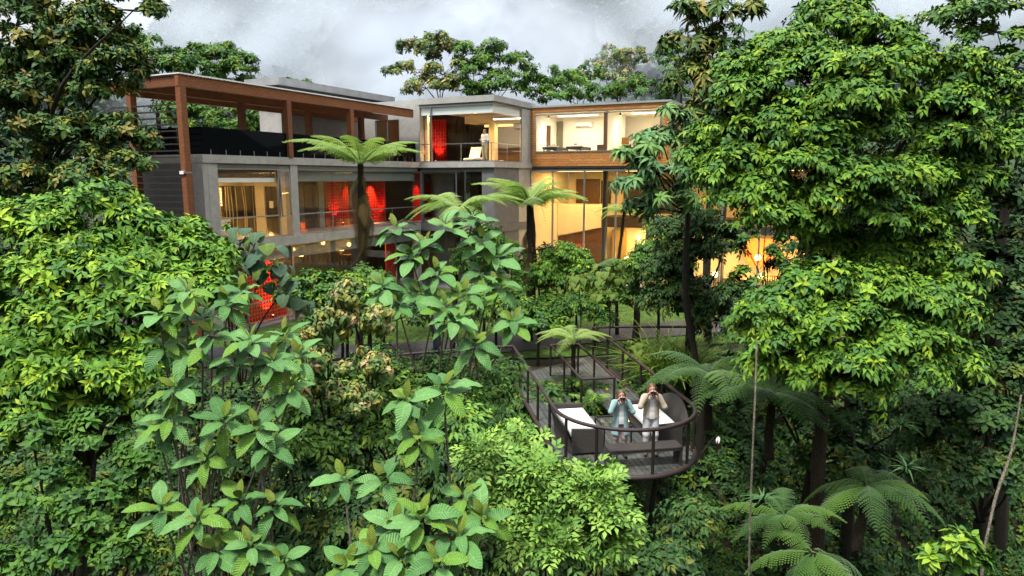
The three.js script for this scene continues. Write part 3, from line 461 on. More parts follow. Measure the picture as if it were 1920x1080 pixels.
// ---------------------------------------------------------------- viewing deck; its own axes: z runs out over the ravine
const DECK_TURN = 9 * Math.PI / 180, DC = V(2.68, 0, -16.05), RAD = 1.68;
const onDeck = (x, y, z) => V(x, y, z).applyAxisAngle(UPV, DECK_TURN).add(DC);
{
  const t = thing('viewing_deck', 'curved timber viewing deck with rusty tube railing jutting over the ravine', 'deck', DC.toArray(), DECK_TURN);
  const r = rng(51), fl = grp('deck_floor', t);
  const W = 0.14, back = (x) => -6.4 - 2.3 * ((x + RAD) / (2 * RAD));
  for (let x = -RAD; x < RAD - 0.02; x += W) {
    const xc = x + W / 2, front = Math.abs(xc) < RAD ? Math.sqrt(Math.max(0, (RAD - 0.03) ** 2 - xc * xc)) : 0, hole = xc > -0.42 && xc < 0.47, spans = hole ? [[back(xc), -6.3], [-2.25, front]] : [[back(xc), front]];
    for (const [a, b] of spans) { let z = a; while (z < b - 0.05) { let e = Math.min(b, z + 1.6 + r() * 1.8); if (b - e < 0.5) e = b; part('plank', bx(x + 0.006, x + W - 0.006, -0.045 + r() * 0.004, 0 + r() * 0.004, z + 0.003, e - 0.003), M.deck[Math.floor(r() * 4)], fl); z = e; } }
  }
  part('joists', [-7, -5.6, -4.2, -2.8, -1.4, 0, 1.1].map((z) => bx(-Math.sqrt(RAD * RAD - Math.max(0, z) ** 2) + 0.05, -0.45, -0.2, -0.05, z - 0.04, z + 0.04)).concat([-7, -5.6, -4.2, -2.8, -1.4, 0, 1.1].map((z) => bx(0.5, Math.sqrt(RAD * RAD - Math.max(0, z) ** 2) - 0.05, -0.2, -0.05, z - 0.04, z + 0.04))).concat([bx(-0.45, 0.5, -0.2, -0.05, -1.44, -1.36), bx(-0.45, 0.5, -0.2, -0.05, 1.06, 1.14)]), M.railPost, t);
  const line = (y, rad, z0, z1) => { const p = [V(-rad, y, z0)]; for (let z = z0 + 1; z < -0.3; z += 1) p.push(V(-rad, y, z)); for (let a = 0; a <= 16; a++) p.push(V(-rad * Math.cos(a / 16 * Math.PI), y, rad * Math.sin(a / 16 * Math.PI))); for (let z = -1; z > z1; z -= 1) p.push(V(rad, y, z)); p.push(V(rad, y, z1)); return p; };
  part('edge_tube', tube(line(-0.03, RAD + 0.03, -6.3, -8.6), 0.065, 160, 10), M.rail, t, 'rusty edge tube round the deck floor');
  part('handrail', tube(line(1.05, RAD, -6.28, -8.66), 0.045, 180, 10), M.rail, t, 'rusty tube handrail round the deck');
  part('handrail', tube([V(-RAD, 1.05, -6.28), V(-2.4, 1.05, -6.25), V(-4.4, 1.05, -5.9), V(-7.5, 1.05, -5.4)], 0.045, 30, 8), M.rail, t);
  part('handrail', tube([V(RAD, 1.05, -8.66), V(3.2, 1.05, -8.5), V(5.2, 1.05, -8.2)], 0.045, 30, 8), M.rail, t);
  const posts = []; for (const z of [-6.28, -5.0, -3.6, -2.1, -0.6]) posts.push([-RAD, z]); for (const z of [-8.66, -6.9, -5.2, -3.5, -1.8]) posts.push([RAD, z]);
  for (const a of [-68, -38, 5, 42, 75]) { const q = a * Math.PI / 180; posts.push([RAD * Math.sin(q), RAD * Math.cos(q)]); }
  for (const [x, z] of posts) part('post', cyl(V(x, -0.06, z), V(x, 1.02, z), 0.036, 0.036, 10), M.railPost, t);
  for (const [x, z] of [[-3.1, -6.15], [-4.9, -5.82], [-6.9, -5.5]]) part('post', cyl(V(x, 0, z), V(x, 1.02, z), 0.036), M.railPost, t);
  for (const [x, z] of [[3.2, -8.5], [5.1, -8.22]]) part('post', cyl(V(x, 0, z), V(x, 1.02, z), 0.036), M.railPost, t);
  for (const y of [0.25, 0.5, 0.75]) part('cable', tube(line(y, RAD, -6.28, -8.66), 0.0022, 120, 4), M.dark, t);
  // rail round the planting hole
  const hx0 = -0.44, hx1 = 0.49, hz0 = -6.25, hz1 = -2.28;
  const box = [[hx0, hz0], [hx0, hz1], [hx1, hz1], [hx1, hz0]];
  for (let i = 0; i < 4; i++) { const a = box[i], b = box[(i + 1) % 4]; part('hole_rail', cyl(V(a[0], 1.05, a[1]), V(b[0], 1.05, b[1]), 0.036), M.rail, t); }
  for (const [x, z] of [...box, [hx0, -4.3], [hx1, -4.3]]) part('post', cyl(V(x, -0.06, z), V(x, 1.05, z), 0.034), M.railPost, t);
  for (const [x, z, ly] of [[-1.3, -0.6, -8], [1.3, -0.8, -8.2], [-1.3, -3.4, -6], [1.3, -3.6, -6]]) part('support_post', cyl(V(x * 0.8, ly, z - 1.2), V(x, -0.2, z), 0.09, 0.07), M.railPost, t);
}
// wicker seats
function wickerSeat(label, x, z, face, tall) {
  const t = thing('wicker_seat', label, 'seat', onDeck(x, 0, z).toArray(), DECK_TURN + face, 'wicker seats on the deck');   // local: +z is the front, width along x
  const w = 0.98, d = 0.36, arm = (sx) => { const s = new THREE.Shape(); s.moveTo(-d, 0.06); s.lineTo(d, 0.06); s.quadraticCurveTo(d + 0.03, 0.35, d, 0.6); s.lineTo(-d, 0.64); s.closePath(); return new THREE.ExtrudeGeometry(s, { depth: 0.07, bevelEnabled: true, bevelSize: 0.012, bevelThickness: 0.012, bevelSegments: 2 }).rotateY(-Math.PI / 2).translate(sx, 0, 0); };
  part('armrest', arm(-w + 0.07), M.wicker, t); part('armrest', arm(w), M.wicker, t);
  // curved back
  const pos = [], idx = [], uv = [], N = 18, K = 5, hb = tall;
  for (let i = 0; i <= N; i++) { const u = i / N * 2 - 1, cv = 0.14 * (1 - u * u), hh = 0.6 + (hb - 0.6) * Math.cos(u * 1.35); for (let k = 0; k <= K; k++) { const v = k / K; pos.push(u * (w - 0.02), mix(0.06, hh, v), -d - cv - 0.16 * v * v); uv.push(u * w, v * hh); } }
  for (let i = 0; i < N; i++) for (let k = 0; k < K; k++) { const a = i * (K + 1) + k, b = a + K + 1; idx.push(a, b, a + 1, a + 1, b, b + 1); }
  const g = new THREE.BufferGeometry(); g.setAttribute('position', new THREE.Float32BufferAttribute(pos, 3)); g.setAttribute('uv', new THREE.Float32BufferAttribute(uv, 2)); g.setIndex(idx); g.computeVertexNormals();
  const g2 = g.clone().translate(0, 0, 0.05); g2.index.array.reverse(); g2.computeVertexNormals();
  const rim = []; for (let i = 0; i <= N; i++) { const u = i / N * 2 - 1; rim.push(V(u * (w - 0.02), 0.6 + (hb - 0.6) * Math.cos(u * 1.35), -d - 0.14 * (1 - u * u) - 0.135)); }
  part('backrest', [g, g2, tube(rim, 0.03, 40, 6)], M.wicker, t);
  part('seat_base', bx(-w + 0.08, w - 0.08, 0.08, 0.36, -d, d - 0.02), M.wicker, t);
  const c = thing('seat_cushion', 'white cushion on the ' + label.replace('dark ', ''), 'cushion', onDeck(x, 0.36, z).toArray(), DECK_TURN + face); part('cloth', new RoundedBoxGeometry(2 * w - 0.2, 0.17, 2 * d + 0.02, 4, 0.06).translate(0, 0.088, 0.02), M.cushion, c);
}
wickerSeat('dark wicker seat at the left rail', -0.98, -0.62, Math.PI / 2, 0.8);
wickerSeat('dark wicker seat with tall curved back at the right rail', 1.02, -0.65, -Math.PI / 2, 0.98);
{ // low bench at the front
  const t = thing('low_bench', 'low dark bench at the front of the deck', 'bench', onDeck(0.14, 0, 1.08).toArray(), DECK_TURN);
  part('seat', new RoundedBoxGeometry(1.72, 0.045, 0.44, 2, 0.015).translate(0, 0.43, 0), M.wicker, t); part('seat_edge', bx(-0.86, 0.86, 0.36, 0.407, 0.18, 0.21), M.wicker, t); for (const s of [-1, 1]) part('leg', bx(s * 0.83 - 0.03, s * 0.83 + 0.03, 0, 0.407, -0.2, 0.2), M.wicker, t);
}
{ // glass table
  const t = thing('glass_table', 'low glass table in a dark metal frame on the deck', 'table', onDeck(-0.1, 0, -0.46).toArray(), DECK_TURN), w = 0.36, d = 0.42;
  part('frame', [bx(-w, w, 0.46, 0.5, -d, -d + 0.04), bx(-w, w, 0.46, 0.5, d - 0.04, d), bx(-w, -w + 0.04, 0.46, 0.5, -d + 0.04, d - 0.04), bx(w - 0.04, w, 0.46, 0.5, -d + 0.04, d - 0.04)], M.railPost, t);
  part('glass_top', bx(-w + 0.042, w - 0.042, 0.478, 0.49, -d + 0.042, d - 0.042), M.glass, t); for (const [a, b] of [[-1, -1], [1, -1], [-1, 1], [1, 1]]) part('leg', bx(a * (w - 0.02) - 0.018, a * (w - 0.02) + 0.018, 0, 0.46, b * (d - 0.02) - 0.018, b * (d - 0.02) + 0.018), M.railPost, t);
}
{ const t = thing('table_candle', 'small lit amber candle beside the glass table', 'candle', onDeck(0.18, 0.5, -0.18).toArray()); part('glass_cup', new THREE.CylinderGeometry(0.045, 0.035, 0.08, 14).translate(0, 0.04, 0), phys({ color: rgb(0.9, 0.6, 0.2), roughness: 0.3 }), t); part('flame', new THREE.SphereGeometry(0.018, 10, 8).scale(1, 1.6, 1).translate(0, 0.115, 0), std({ color: 0x000000, emissive: WARM, emissiveIntensity: 6 }), t); const l = new THREE.PointLight(WARM, 0.15, 0, 2); l.position.y = 0.115; l.castShadow = true; t.add(l); }
for (const [x, z, k] of [[0.95, -4.4, 0], [1.05, -3.0, 1], [-1.0, -2.6, 2]]) { const t = thing('fallen_leaf', ['fallen orange leaf on the right walkway of the deck', 'small fallen yellow leaf on the right walkway near the seats', 'fallen brown leaf on the left walkway of the deck'][k], 'leaf', onDeck(x, 0.012, z).toArray(), k); part('blade', new THREE.ShapeGeometry(new THREE.Shape().moveTo(0, 0).quadraticCurveTo(0.08, 0.08, 0, 0.2).quadraticCurveTo(-0.08, 0.08, 0, 0)).rotateX(-1.45), leafMat(0.45, 0.24, 0.05, {}), t); }
// ---------------------------------------------------------------- people: skin, clothes and hair are surfaces round a skeleton of tapered bones
function capsule(p, a, b, ra, rb) { const bax = b[0] - a[0], bay = b[1] - a[1], baz = b[2] - a[2], pax = p[0] - a[0], pay = p[1] - a[1], paz = p[2] - a[2], h = Math.max(0, Math.min(1, (pax * bax + pay * bay + paz * baz) / (bax * bax + bay * bay + baz * baz + 1e-9))); return Math.hypot(pax - bax * h, pay - bay * h, paz - baz * h) - (ra + (rb - ra) * h); }
const smin = (a, b, k) => { const h = Math.max(0, k - Math.abs(a - b)) / k; return Math.min(a, b) - h * h * k * 0.25; };
function boneField(bones, k = 0.03, grow = 0) { return (p) => { let d = 9; for (const [a, b, ra, rb, sx] of bones) d = smin(d, capsule(sx ? [p[0] / sx, p[1], p[2]] : p, sx ? [a[0] / sx, a[1], a[2]] : a, sx ? [b[0] / sx, b[1], b[2]] : b, ra, rb), k); return d - grow; }; }
function surface(field, c, half, res) {
  const mc = new MarchingCubes(res, new THREE.MeshBasicMaterial(), false, false, 60000); mc.isolation = 0; let i = 0;
  for (let z = 0; z < res; z++) for (let y = 0; y < res; y++) for (let x = 0; x < res; x++) { const h = res / 2; mc.field[i++] = -field([c[0] + (x - h) / h * half, c[1] + (y - h) / h * half, c[2] + (z - h) / h * half]); }
  mc.update();
  const n = mc.count, p = new Float32Array(n * 3); for (let k = 0; k < n; k++) for (let j = 0; j < 3; j++) p[k * 3 + j] = mc.positionArray[k * 3 + j] * half + c[j];
  let g = new THREE.BufferGeometry(); g.setAttribute('position', new THREE.BufferAttribute(p, 3)); g = mergeVertices(g, 1e-4); g.computeVertexNormals(); return g;
}
const mir = (l) => l.concat(l.map(([a, b, ra, rb, s]) => [[-a[0], a[1], a[2]], [-b[0], b[1], b[2]], ra, rb, s]));
// a hand: palm and five fingers, from the wrist w along direction f, palm facing n, thumb towards t
function handBones(w, f, n, t, curl) {
  const at3 = (a, b, c) => [w[0] + f[0] * a + n[0] * b + t[0] * c, w[1] + f[1] * a + n[1] * b + t[1] * c, w[2] + f[2] * a + n[2] * b + t[2] * c], out = [];
  for (const c of [-0.026, -0.009, 0.009, 0.026]) { const L = [0.058, 0.072, 0.076, 0.066][Math.round((c + 0.026) / 0.0173)], k1 = at3(0.085, 0, c), k2 = at3(0.085 + L * 0.5 * Math.cos(curl), L * 0.5 * Math.sin(curl), c), k3 = at3(0.085 + L * 0.5 * Math.cos(curl) + L * 0.5 * Math.cos(curl * 2.2), L * 0.5 * Math.sin(curl) + L * 0.5 * Math.sin(curl * 2.2), c); out.push([at3(0.01, 0, c * 0.7), k1, 0.013, 0.0115], [k1, k2, 0.010, 0.009], [k2, k3, 0.009, 0.0075]); }
  const t1 = at3(0.045, 0.012, 0.05), t2 = at3(0.075, 0.03, 0.058); out.push([at3(0.012, 0.004, 0.02), t1, 0.014, 0.011], [t1, t2, 0.010, 0.008]); return out;
}
const norm = (a) => { const l = Math.hypot(...a); return a.map((v) => v / l); }, sub = (a, b) => a.map((v, i) => v - b[i]), cross = (a, b) => [a[1] * b[2] - a[2] * b[1], a[2] * b[0] - a[0] * b[2], a[0] * b[1] - a[1] * b[0]];
const skin = std({ color: rgb(0.50, 0.30, 0.21), roughness: 0.55 });
function person(o) {
  const t = thing('person', o.label, 'person', o.pos.toArray(), o.turn), S = o.scale ?? 1; t.scale.setScalar(S);
  const E = o.elbow, Wr = o.wrist, legs = mir([[[0.09, 0.9, 0], [0.105, 0.49, 0.02], 0.088, 0.058], [[0.105, 0.49, 0.02], [0.11, 0.09, -0.02], 0.056, 0.036], [[0.11, 0.05, -0.03], [0.125, 0.035, 0.13], 0.038, 0.03]]);
  const torso = [[[0, 0.95, 0], [0, 1.1, 0], 0.105, 0.1, 1.35], [[0, 1.1, 0], [0, 1.3, 0.005], 0.1, 0.105, 1.45], [[-0.13, 1.37, -0.01], [0.13, 1.37, -0.01], 0.06, 0.06]];
  const armL = (s) => [[[s * 0.175, 1.37, -0.01], E[s], 0.05, 0.042], [E[s], Wr[s], 0.04, 0.028]], arms = [...armL(1), ...armL(-1)];
  const hd = o.head ?? [0, 0.02], hx = hd[0], hz = hd[1];
  const headB = [[[0, 1.36, -0.01], [hx * 0.4, 1.47, 0.0], 0.05, 0.046], [[hx, 1.57, hz - 0.015], [hx, 1.60, hz - 0.01], 0.083, 0.082], [[hx, 1.52, hz + 0.02], [hx, 1.49, hz + 0.045], 0.055, 0.035], [[hx, 1.565, hz + 0.07], [hx, 1.53, hz + 0.09], 0.01, 0.014], [[hx - 0.083, 1.56, hz - 0.01], [hx - 0.086, 1.535, hz - 0.008], 0.012, 0.01], [[hx + 0.083, 1.56, hz - 0.01], [hx + 0.086, 1.535, hz - 0.008], 0.012, 0.01]];
  const body = surface(boneField([...legs, ...torso, ...arms, ...headB.slice(0, 1)], 0.035), [0, 0.85, 0.05], 0.92, 76), head = surface(boneField(headB, 0.02), [hx, 1.52, hz], 0.17, 46);
  const hands = [1, -1].map((s) => { const f = norm(o.grip ? sub(o.grip[s], Wr[s]) : sub(Wr[s], E[s])), nn = o.palm[s], tt = norm(cross(f, nn)).map((v) => v * (o.thumb?.[s] ?? 1)); return surface(boneField(handBones(Wr[s], f, nn, tt, o.curl ?? 0.6), 0.008), Wr[s].map((v, i) => v + f[i] * 0.08), 0.14, 48); });
  part('body', [body, head, ...hands], o.skin ?? skin, t);
  // trousers and shoes
  const cut = (f, lo, hi) => (p) => Math.max(f(p), lo - p[1], p[1] - hi);
  part('trousers', surface(cut(boneField([...legs.filter((b) => b[2] > 0.05), [[0, 0.93, 0], [0, 1.02, 0], 0.1, 0.1, 1.35]], 0.04, 0.016), o.hem ?? 0.1, 1.04), [0, 0.55, 0], 0.6, 64), o.trousers, t);
  const sh = boneField(mir([[[0.11, 0.055, -0.045], [0.127, 0.045, 0.15], 0.046, 0.042], [[0.11, 0.06, -0.03], [0.11, o.boot ?? 0.12, -0.025], 0.05, 0.05]]), 0.03); part('shoes', surface((p) => Math.max(sh(p), -p[1]), [0, 0.18, 0.04], 0.3, 60), o.shoes, t);
  // top
  const up = [...torso, ...arms.map(([a, b, ra, rb], i) => (i % 2 && o.shortSleeve ? [a, a.map((v, k) => v + (b[k] - v) * 0.12), ra, ra] : [a, i % 2 ? a.map((v, k) => v + (b[k] - v) * 0.93) : b, ra, rb]))];
  const skirt = o.coat ? [[[0, 0.98, 0], [0, o.topHem + 0.02, 0.0], 0.115, 0.155, 1.3]] : [[[0, 1.0, 0], [0, o.topHem, 0], 0.108, 0.12, 1.35]], top = boneField([...up, ...skirt], 0.035, 0.02), neck = boneField([[[0, 1.42, 0.03], [0, 1.6, 0.05], 0.07, 0.1]], 0.01);
  const openF = o.open ? (p) => (p[2] > 0.02 ? Math.abs(p[0] - 0.0) - (0.045 + 0.05 * (1.35 - p[1]) * (o.coat ? 0.8 : 0.5)) : 1) : () => 1;
  part(o.coat ? 'coat' : 'shirt', surface((p) => Math.max(top(p), o.topHem - p[1], -neck(p), o.open ? Math.min(0.05, -openF(p)) : -1), [0, 1.05, 0.08], 0.56, 70), o.top, t);
  if (o.inner) { const inn = boneField([...torso, [[0, 0.98, 0], [0, o.innerHem, 0], 0.108, 0.115, 1.35]], 0.03, 0.012); part('undershirt', surface((p) => Math.max(inn(p), o.innerHem - p[1], -neck(p)), [0, 1.1, 0], 0.42, 64), o.inner, t); }
  // hair
  const hb = [[[hx, 1.60, hz - 0.035], [hx, 1.615, hz - 0.02], 0.092, 0.088]]; if (o.longHair) hb.push([[hx - 0.07, 1.58, hz - 0.03], [hx - 0.095, 1.36, hz - 0.01], 0.045, 0.035], [[hx + 0.07, 1.58, hz - 0.03], [hx + 0.095, 1.36, hz - 0.01], 0.045, 0.035], [[hx, 1.58, hz - 0.07], [hx, 1.33, hz - 0.10], 0.06, 0.07, 1.3]);
  const hf = boneField(hb, 0.03), face = boneField([[[hx, 1.50, hz + 0.06], [hx, 1.58, hz + 0.075], 0.075, 0.07]], 0.01);
  part('hair', surface((p) => Math.max(hf(p) + 0.006 * noise.noise(p[0] * 60, p[1] * 14, p[2] * 60), -face(p)), [hx, 1.48, hz - 0.03], 0.26, 60), o.hair, t);
  for (const s of [-1, 1]) part('eye', new THREE.SphereGeometry(0.011, 8, 6).translate(hx + s * 0.031, 1.568, hz + 0.066), std({ color: rgb(0.03, 0.02, 0.015), roughness: 0.2 }), t);
  part('mouth', new THREE.SphereGeometry(0.02, 8, 6).scale(1, 0.28, 0.5).translate(hx, 1.503, hz + 0.073), std({ color: rgb(0.35, 0.11, 0.09), roughness: 0.5 }), t);
  return t;
}
const cloth = (r, g, b) => std({ color: rgb(r, g, b), map: T.weave, roughness: 0.95 });
function lookers(label, pos, turn, o) {
  person({ label, pos, turn, elbow: { 1: [0.27, 1.2, 0.17], [-1]: [-0.27, 1.2, 0.17] }, wrist: { 1: [0.12, 1.48, 0.17], [-1]: [-0.12, 1.48, 0.17] }, grip: { 1: [0.06, 1.575, 0.2], [-1]: [-0.06, 1.575, 0.2] }, palm: { 1: norm([-0.8, 0.2, 0.35]), [-1]: norm([0.8, 0.2, 0.35]) }, thumb: { 1: 1, [-1]: -1 }, curl: 0.7, longHair: true, ...o });
  const b = thing('binoculars', o.bino, 'binoculars', pos.clone().add(V(0, 1.555, 0.15).multiplyScalar(o.scale ?? 1).applyAxisAngle(UPV, turn)).toArray(), turn);
  const blk = std({ color: rgb(0.012, 0.012, 0.013), roughness: 0.4 });
  for (const s of [-1, 1]) { part('barrel', new THREE.CylinderGeometry(0.028, 0.02, 0.13, 14).rotateX(Math.PI / 2).translate(s * 0.036, 0, 0.03), blk, b); part('eyepiece', new THREE.CylinderGeometry(0.017, 0.019, 0.04, 12).rotateX(Math.PI / 2).translate(s * 0.034, 0.002, -0.05), blk, b); part('lens', new THREE.CircleGeometry(0.023, 14).translate(s * 0.036, 0, 0.0962), phys({ color: rgb(0.02, 0.03, 0.05), roughness: 0.05, clearcoat: 1 }), b); }
  part('bridge', bx(-0.02, 0.02, -0.008, 0.01, -0.02, 0.05), blk, b); part('strap', tube([V(-0.06, -0.01, -0.02), V(-0.05, -0.13, -0.03), V(0, -0.19, -0.02), V(0.05, -0.13, -0.03), V(0.06, -0.01, -0.02)], 0.008, 24, 6), blk, b);
}
lookers('woman in a pale teal coat and white top looking through binoculars', onDeck(-0.24, 0.004, 0.55), 0.0, { bino: 'black binoculars held by the woman in the teal coat', scale: 0.95, coat: true, open: true, topHem: 0.58, top: cloth(0.30, 0.45, 0.46), inner: cloth(0.78, 0.78, 0.80), innerHem: 0.86, trousers: cloth(0.42, 0.30, 0.31), hem: 0.3, shoes: std({ color: rgb(0.02, 0.02, 0.025), roughness: 0.5 }), boot: 0.32, hair: std({ color: rgb(0.10, 0.055, 0.03), roughness: 0.5 }) });
lookers('woman in a beige jacket and white trousers looking through binoculars', onDeck(0.50, 0.004, 0.55), -0.05, { bino: 'black binoculars held by the woman in the beige jacket', scale: 1.02, open: true, topHem: 0.9, top: cloth(0.52, 0.43, 0.33), inner: cloth(0.76, 0.76, 0.78), innerHem: 0.88, trousers: cloth(0.78, 0.78, 0.82), hem: 0.2, shoes: std({ color: rgb(0.10, 0.06, 0.035), roughness: 0.6 }), boot: 0.2, hair: std({ color: rgb(0.11, 0.05, 0.025), roughness: 0.5 }) });
{ const p = inHouse(3.95, 7.37, -16.55); person({ label: 'man in a white shirt and beige trousers behind the corner window', pos: p, turn: -0.75, scale: 1.06, elbow: { 1: [0.25, 1.13, -0.02], [-1]: [-0.25, 1.13, -0.02] }, wrist: { 1: [0.1, 1.1, 0.2], [-1]: [-0.1, 1.12, 0.2] }, palm: { 1: [0, 1, 0], [-1]: [0, 1, 0] }, curl: 0.6, shortSleeve: true, topHem: 0.86, top: cloth(0.8, 0.8, 0.8), trousers: cloth(0.5, 0.40, 0.26), shoes: std({ color: rgb(0.06, 0.04, 0.03), roughness: 0.6 }), hair: std({ color: rgb(0.025, 0.02, 0.018), roughness: 0.6 }) }); }
{ const p = onGround0(817, 24.4); person({ label: 'person in dark blue clothes walking on the path behind the leaves', pos: p, turn: 2.2, scale: 1.03, elbow: { 1: [0.24, 1.1, -0.08], [-1]: [-0.24, 1.1, 0.05] }, wrist: { 1: [0.22, 0.86, 0.02], [-1]: [-0.22, 0.86, 0.16] }, palm: { 1: [-1, 0, 0], [-1]: [1, 0, 0] }, curl: 0.5, topHem: 0.86, top: cloth(0.02, 0.025, 0.05), trousers: cloth(0.02, 0.035, 0.10), shoes: std({ color: rgb(0.7, 0.7, 0.75), roughness: 0.6 }), hair: std({ color: rgb(0.02, 0.016, 0.014), roughness: 0.6 }) }); }
{ const p = onGround0(1354, 28); person({ label: 'person in white clothes half hidden among shrubs below the hall', pos: p, turn: 0.4, scale: 1.0, elbow: { 1: [0.24, 1.1, 0.02], [-1]: [-0.24, 1.1, 0.02] }, wrist: { 1: [0.2, 0.9, 0.16], [-1]: [-0.2, 0.9, 0.16] }, palm: { 1: [-1, 0, 0], [-1]: [1, 0, 0] }, curl: 0.6, topHem: 0.86, top: cloth(0.72, 0.74, 0.82), trousers: cloth(0.6, 0.62, 0.78), shoes: std({ color: rgb(0.03, 0.03, 0.03), roughness: 0.6 }), hair: std({ color: rgb(0.05, 0.03, 0.02), roughness: 0.6 }) }); }
function onGround0(px, D) { const p = at(px, 600, D); p.y = 0.085; return p; }
// ---------------------------------------------------------------- plants: leaf shapes
// one blade along +z from the origin, its face up (+y); width profile w(t), drooping by `droop`, folded along the midrib by `fold`
function blade(L, W, o = {}) {
  const n = o.n ?? 4, droop = o.droop ?? 0.25, fold = o.fold ?? 0.25, prof = o.prof ?? ((t) => Math.pow(Math.sin(Math.PI * Math.pow(t, 0.8)), 0.8)), wav = o.wave ?? 0, pos = [], uv = [], idx = [], st = o.stem ?? 0;
  for (let i = 0; i <= n; i++) {
    const t = i / n, w = i === n ? 0.004 * L : Math.max(0.02, prof(t)) * W / 2, z = st + t * L * (1 - 0.12 * droop), y = -droop * L * t * t + 0.05 * L * Math.sin(t * 3);
    const k = wav * Math.sin(t * 19);
    pos.push(-w, y + fold * w + k * w, z, 0, y, z, w, y + fold * w - k * w, z); uv.push(0, t, 0.5, t, 1, t);
    if (i < n) { const a = i * 3; idx.push(a, a + 3, a + 1, a + 1, a + 3, a + 4, a + 1, a + 4, a + 2, a + 2, a + 4, a + 5); }
  }
  const g = new THREE.BufferGeometry(); g.setAttribute('position', new THREE.Float32BufferAttribute(pos, 3)); g.setAttribute('uv', new THREE.Float32BufferAttribute(uv, 2)); g.setIndex(idx); g.computeVertexNormals(); return g;
}
const put = (g, az, el, roll = 0, p = [0, 0, 0], s = 1) => { const m = new THREE.Matrix4().makeRotationFromEuler(new THREE.Euler(-el, az, roll, 'YXZ')); m.scale(V(s, s, s)); m.setPosition(...p); return g.clone().applyMatrix4(m); };
// leaf clusters, axis +y
function whorl(seed, n, L, W, o = {}) {
  const r = rng(seed), l = [], b = blade(L, W, o);
  for (let i = 0; i < n; i++) l.push(put(b, i * 2.399 + r() * 0.6, mix(o.e0 ?? -0.15, o.e1 ?? 0.9, Math.pow(i / n, 1.1)) + (r() - 0.5) * 0.3, (r() - 0.5) * 0.5, [0, (i / n) * L * (o.rise ?? 0.25), 0], mix(1, 0.6, i / n) * (0.85 + r() * 0.3)));
  return merge(l);
}
function pinnate(seed, pairs, len, L, W, o = {}) {        // a leafy twig lying along +z, arching
  const r = rng(seed), l = [], b = blade(L, W, o), d = o.arch ?? 0.3;
  for (let i = 0; i < pairs; i++) { const t = (i + 0.6) / pairs, p = [0, -d * len * t * t + (o.lift ?? 0), t * len]; for (const s of [-1, 1]) l.push(put(b, s * mix(1.25, 0.7, t) + (r() - 0.5) * 0.3, -0.12 + (r() - 0.5) * 0.4 + (o.hang ?? 0), s * 0.2, p, mix(0.75, 1, Math.sin(t * 2.6)) * (0.85 + r() * 0.3))); }
  l.push(put(b, 0, -0.4, 0, [0, -d * len, len], 0.9)); return merge(l);
}
function spray(seed, n, f) { const r = rng(seed), l = []; for (let i = 0; i < n; i++) l.push(put(f(seed * 31 + i), i * 2.399 + r() * 0.8, 0.1 + r() * 0.9, (r() - 0.5) * 0.4)); return merge(l); }
function palmate(seed, n, L, W) { const r = rng(seed), l = [], b = blade(L, W, { n: 4, droop: 0.35, fold: 0.2, stem: L * 0.08 }); for (let i = 0; i < n; i++) l.push(put(b, i / n * 6.283 + r() * 0.2, 0.15 - r() * 0.45, (r() - 0.5) * 0.4, [0, 0, 0], 0.8 + r() * 0.3)); return merge(l); }
function tuft(seed, n, L, W) { const r = rng(seed), l = [], b = blade(L, W, { n: 5, droop: 0.55, fold: 0.4, prof: (t) => 1 - t * t }); for (let i = 0; i < n; i++) l.push(put(b, r() * 6.283, 0.7 + r() * 0.75, (r() - 0.5), [(r() - 0.5) * 0.15, 0, (r() - 0.5) * 0.15], 0.6 + r() * 0.5)); return merge(l); }
const G = {
  elliptic: [1, 2, 3].map((s) => whorl(s, 9, 0.24, 0.085, { n: 3, droop: 0.3, e0: -0.35, e1: 1.0 })),       // whorls of pointed blades
  broad: [4, 5, 6].map((s) => whorl(s, 7, 0.21, 0.105, { n: 3, droop: 0.2, e0: -0.2, e1: 0.8 })),
  hanging: [7, 8, 9].map((s) => whorl(s, 8, 0.19, 0.085, { n: 3, droop: 0.5, e0: -1.1, e1: 0.1, rise: 0.6 })),
  twig: [10, 11, 12].map((s) => spray(s, 4, (k) => pinnate(k, 5, 0.5, 0.17, 0.078, { n: 2, droop: 0.25 }))),
  small: [13, 14, 15].map((s) => spray(s, 3, (k) => pinnate(k, 3, 0.34, 0.17, 0.075, { n: 2, droop: 0.35, hang: -0.3 }))),
  palm: [16, 17, 18].map((s) => palmate(s, 8, 0.42, 0.105)),
  far: [19, 20, 21].map((s) => whorl(s, 9, 0.5, 0.24, { n: 2, droop: 0.3, e0: -0.4, e1: 1.0 })),
  grassy: [22, 23].map((s) => tuft(s, 16, 0.7, 0.022)),
  strap: [24, 25].map((s) => tuft(s, 12, 0.6, 0.05)),
  ground: [26, 27, 28].map((s) => whorl(s, 7, 0.2, 0.1, { n: 2, droop: 0.4, e0: -0.3, e1: 0.7 })),
};
// ---------------------------------------------------------------- crowns
const tmpM = new THREE.Matrix4(), tmpQ = new THREE.Quaternion(), tmpQ2 = new THREE.Quaternion();
function randDir(r, ymin = -1) { let d; do { d = V(r() * 2 - 1, r() * 2 - 1, r() * 2 - 1); } while (d.lengthSq() > 1 || d.lengthSq() < 0.01 || d.normalize().y < ymin); return d; }
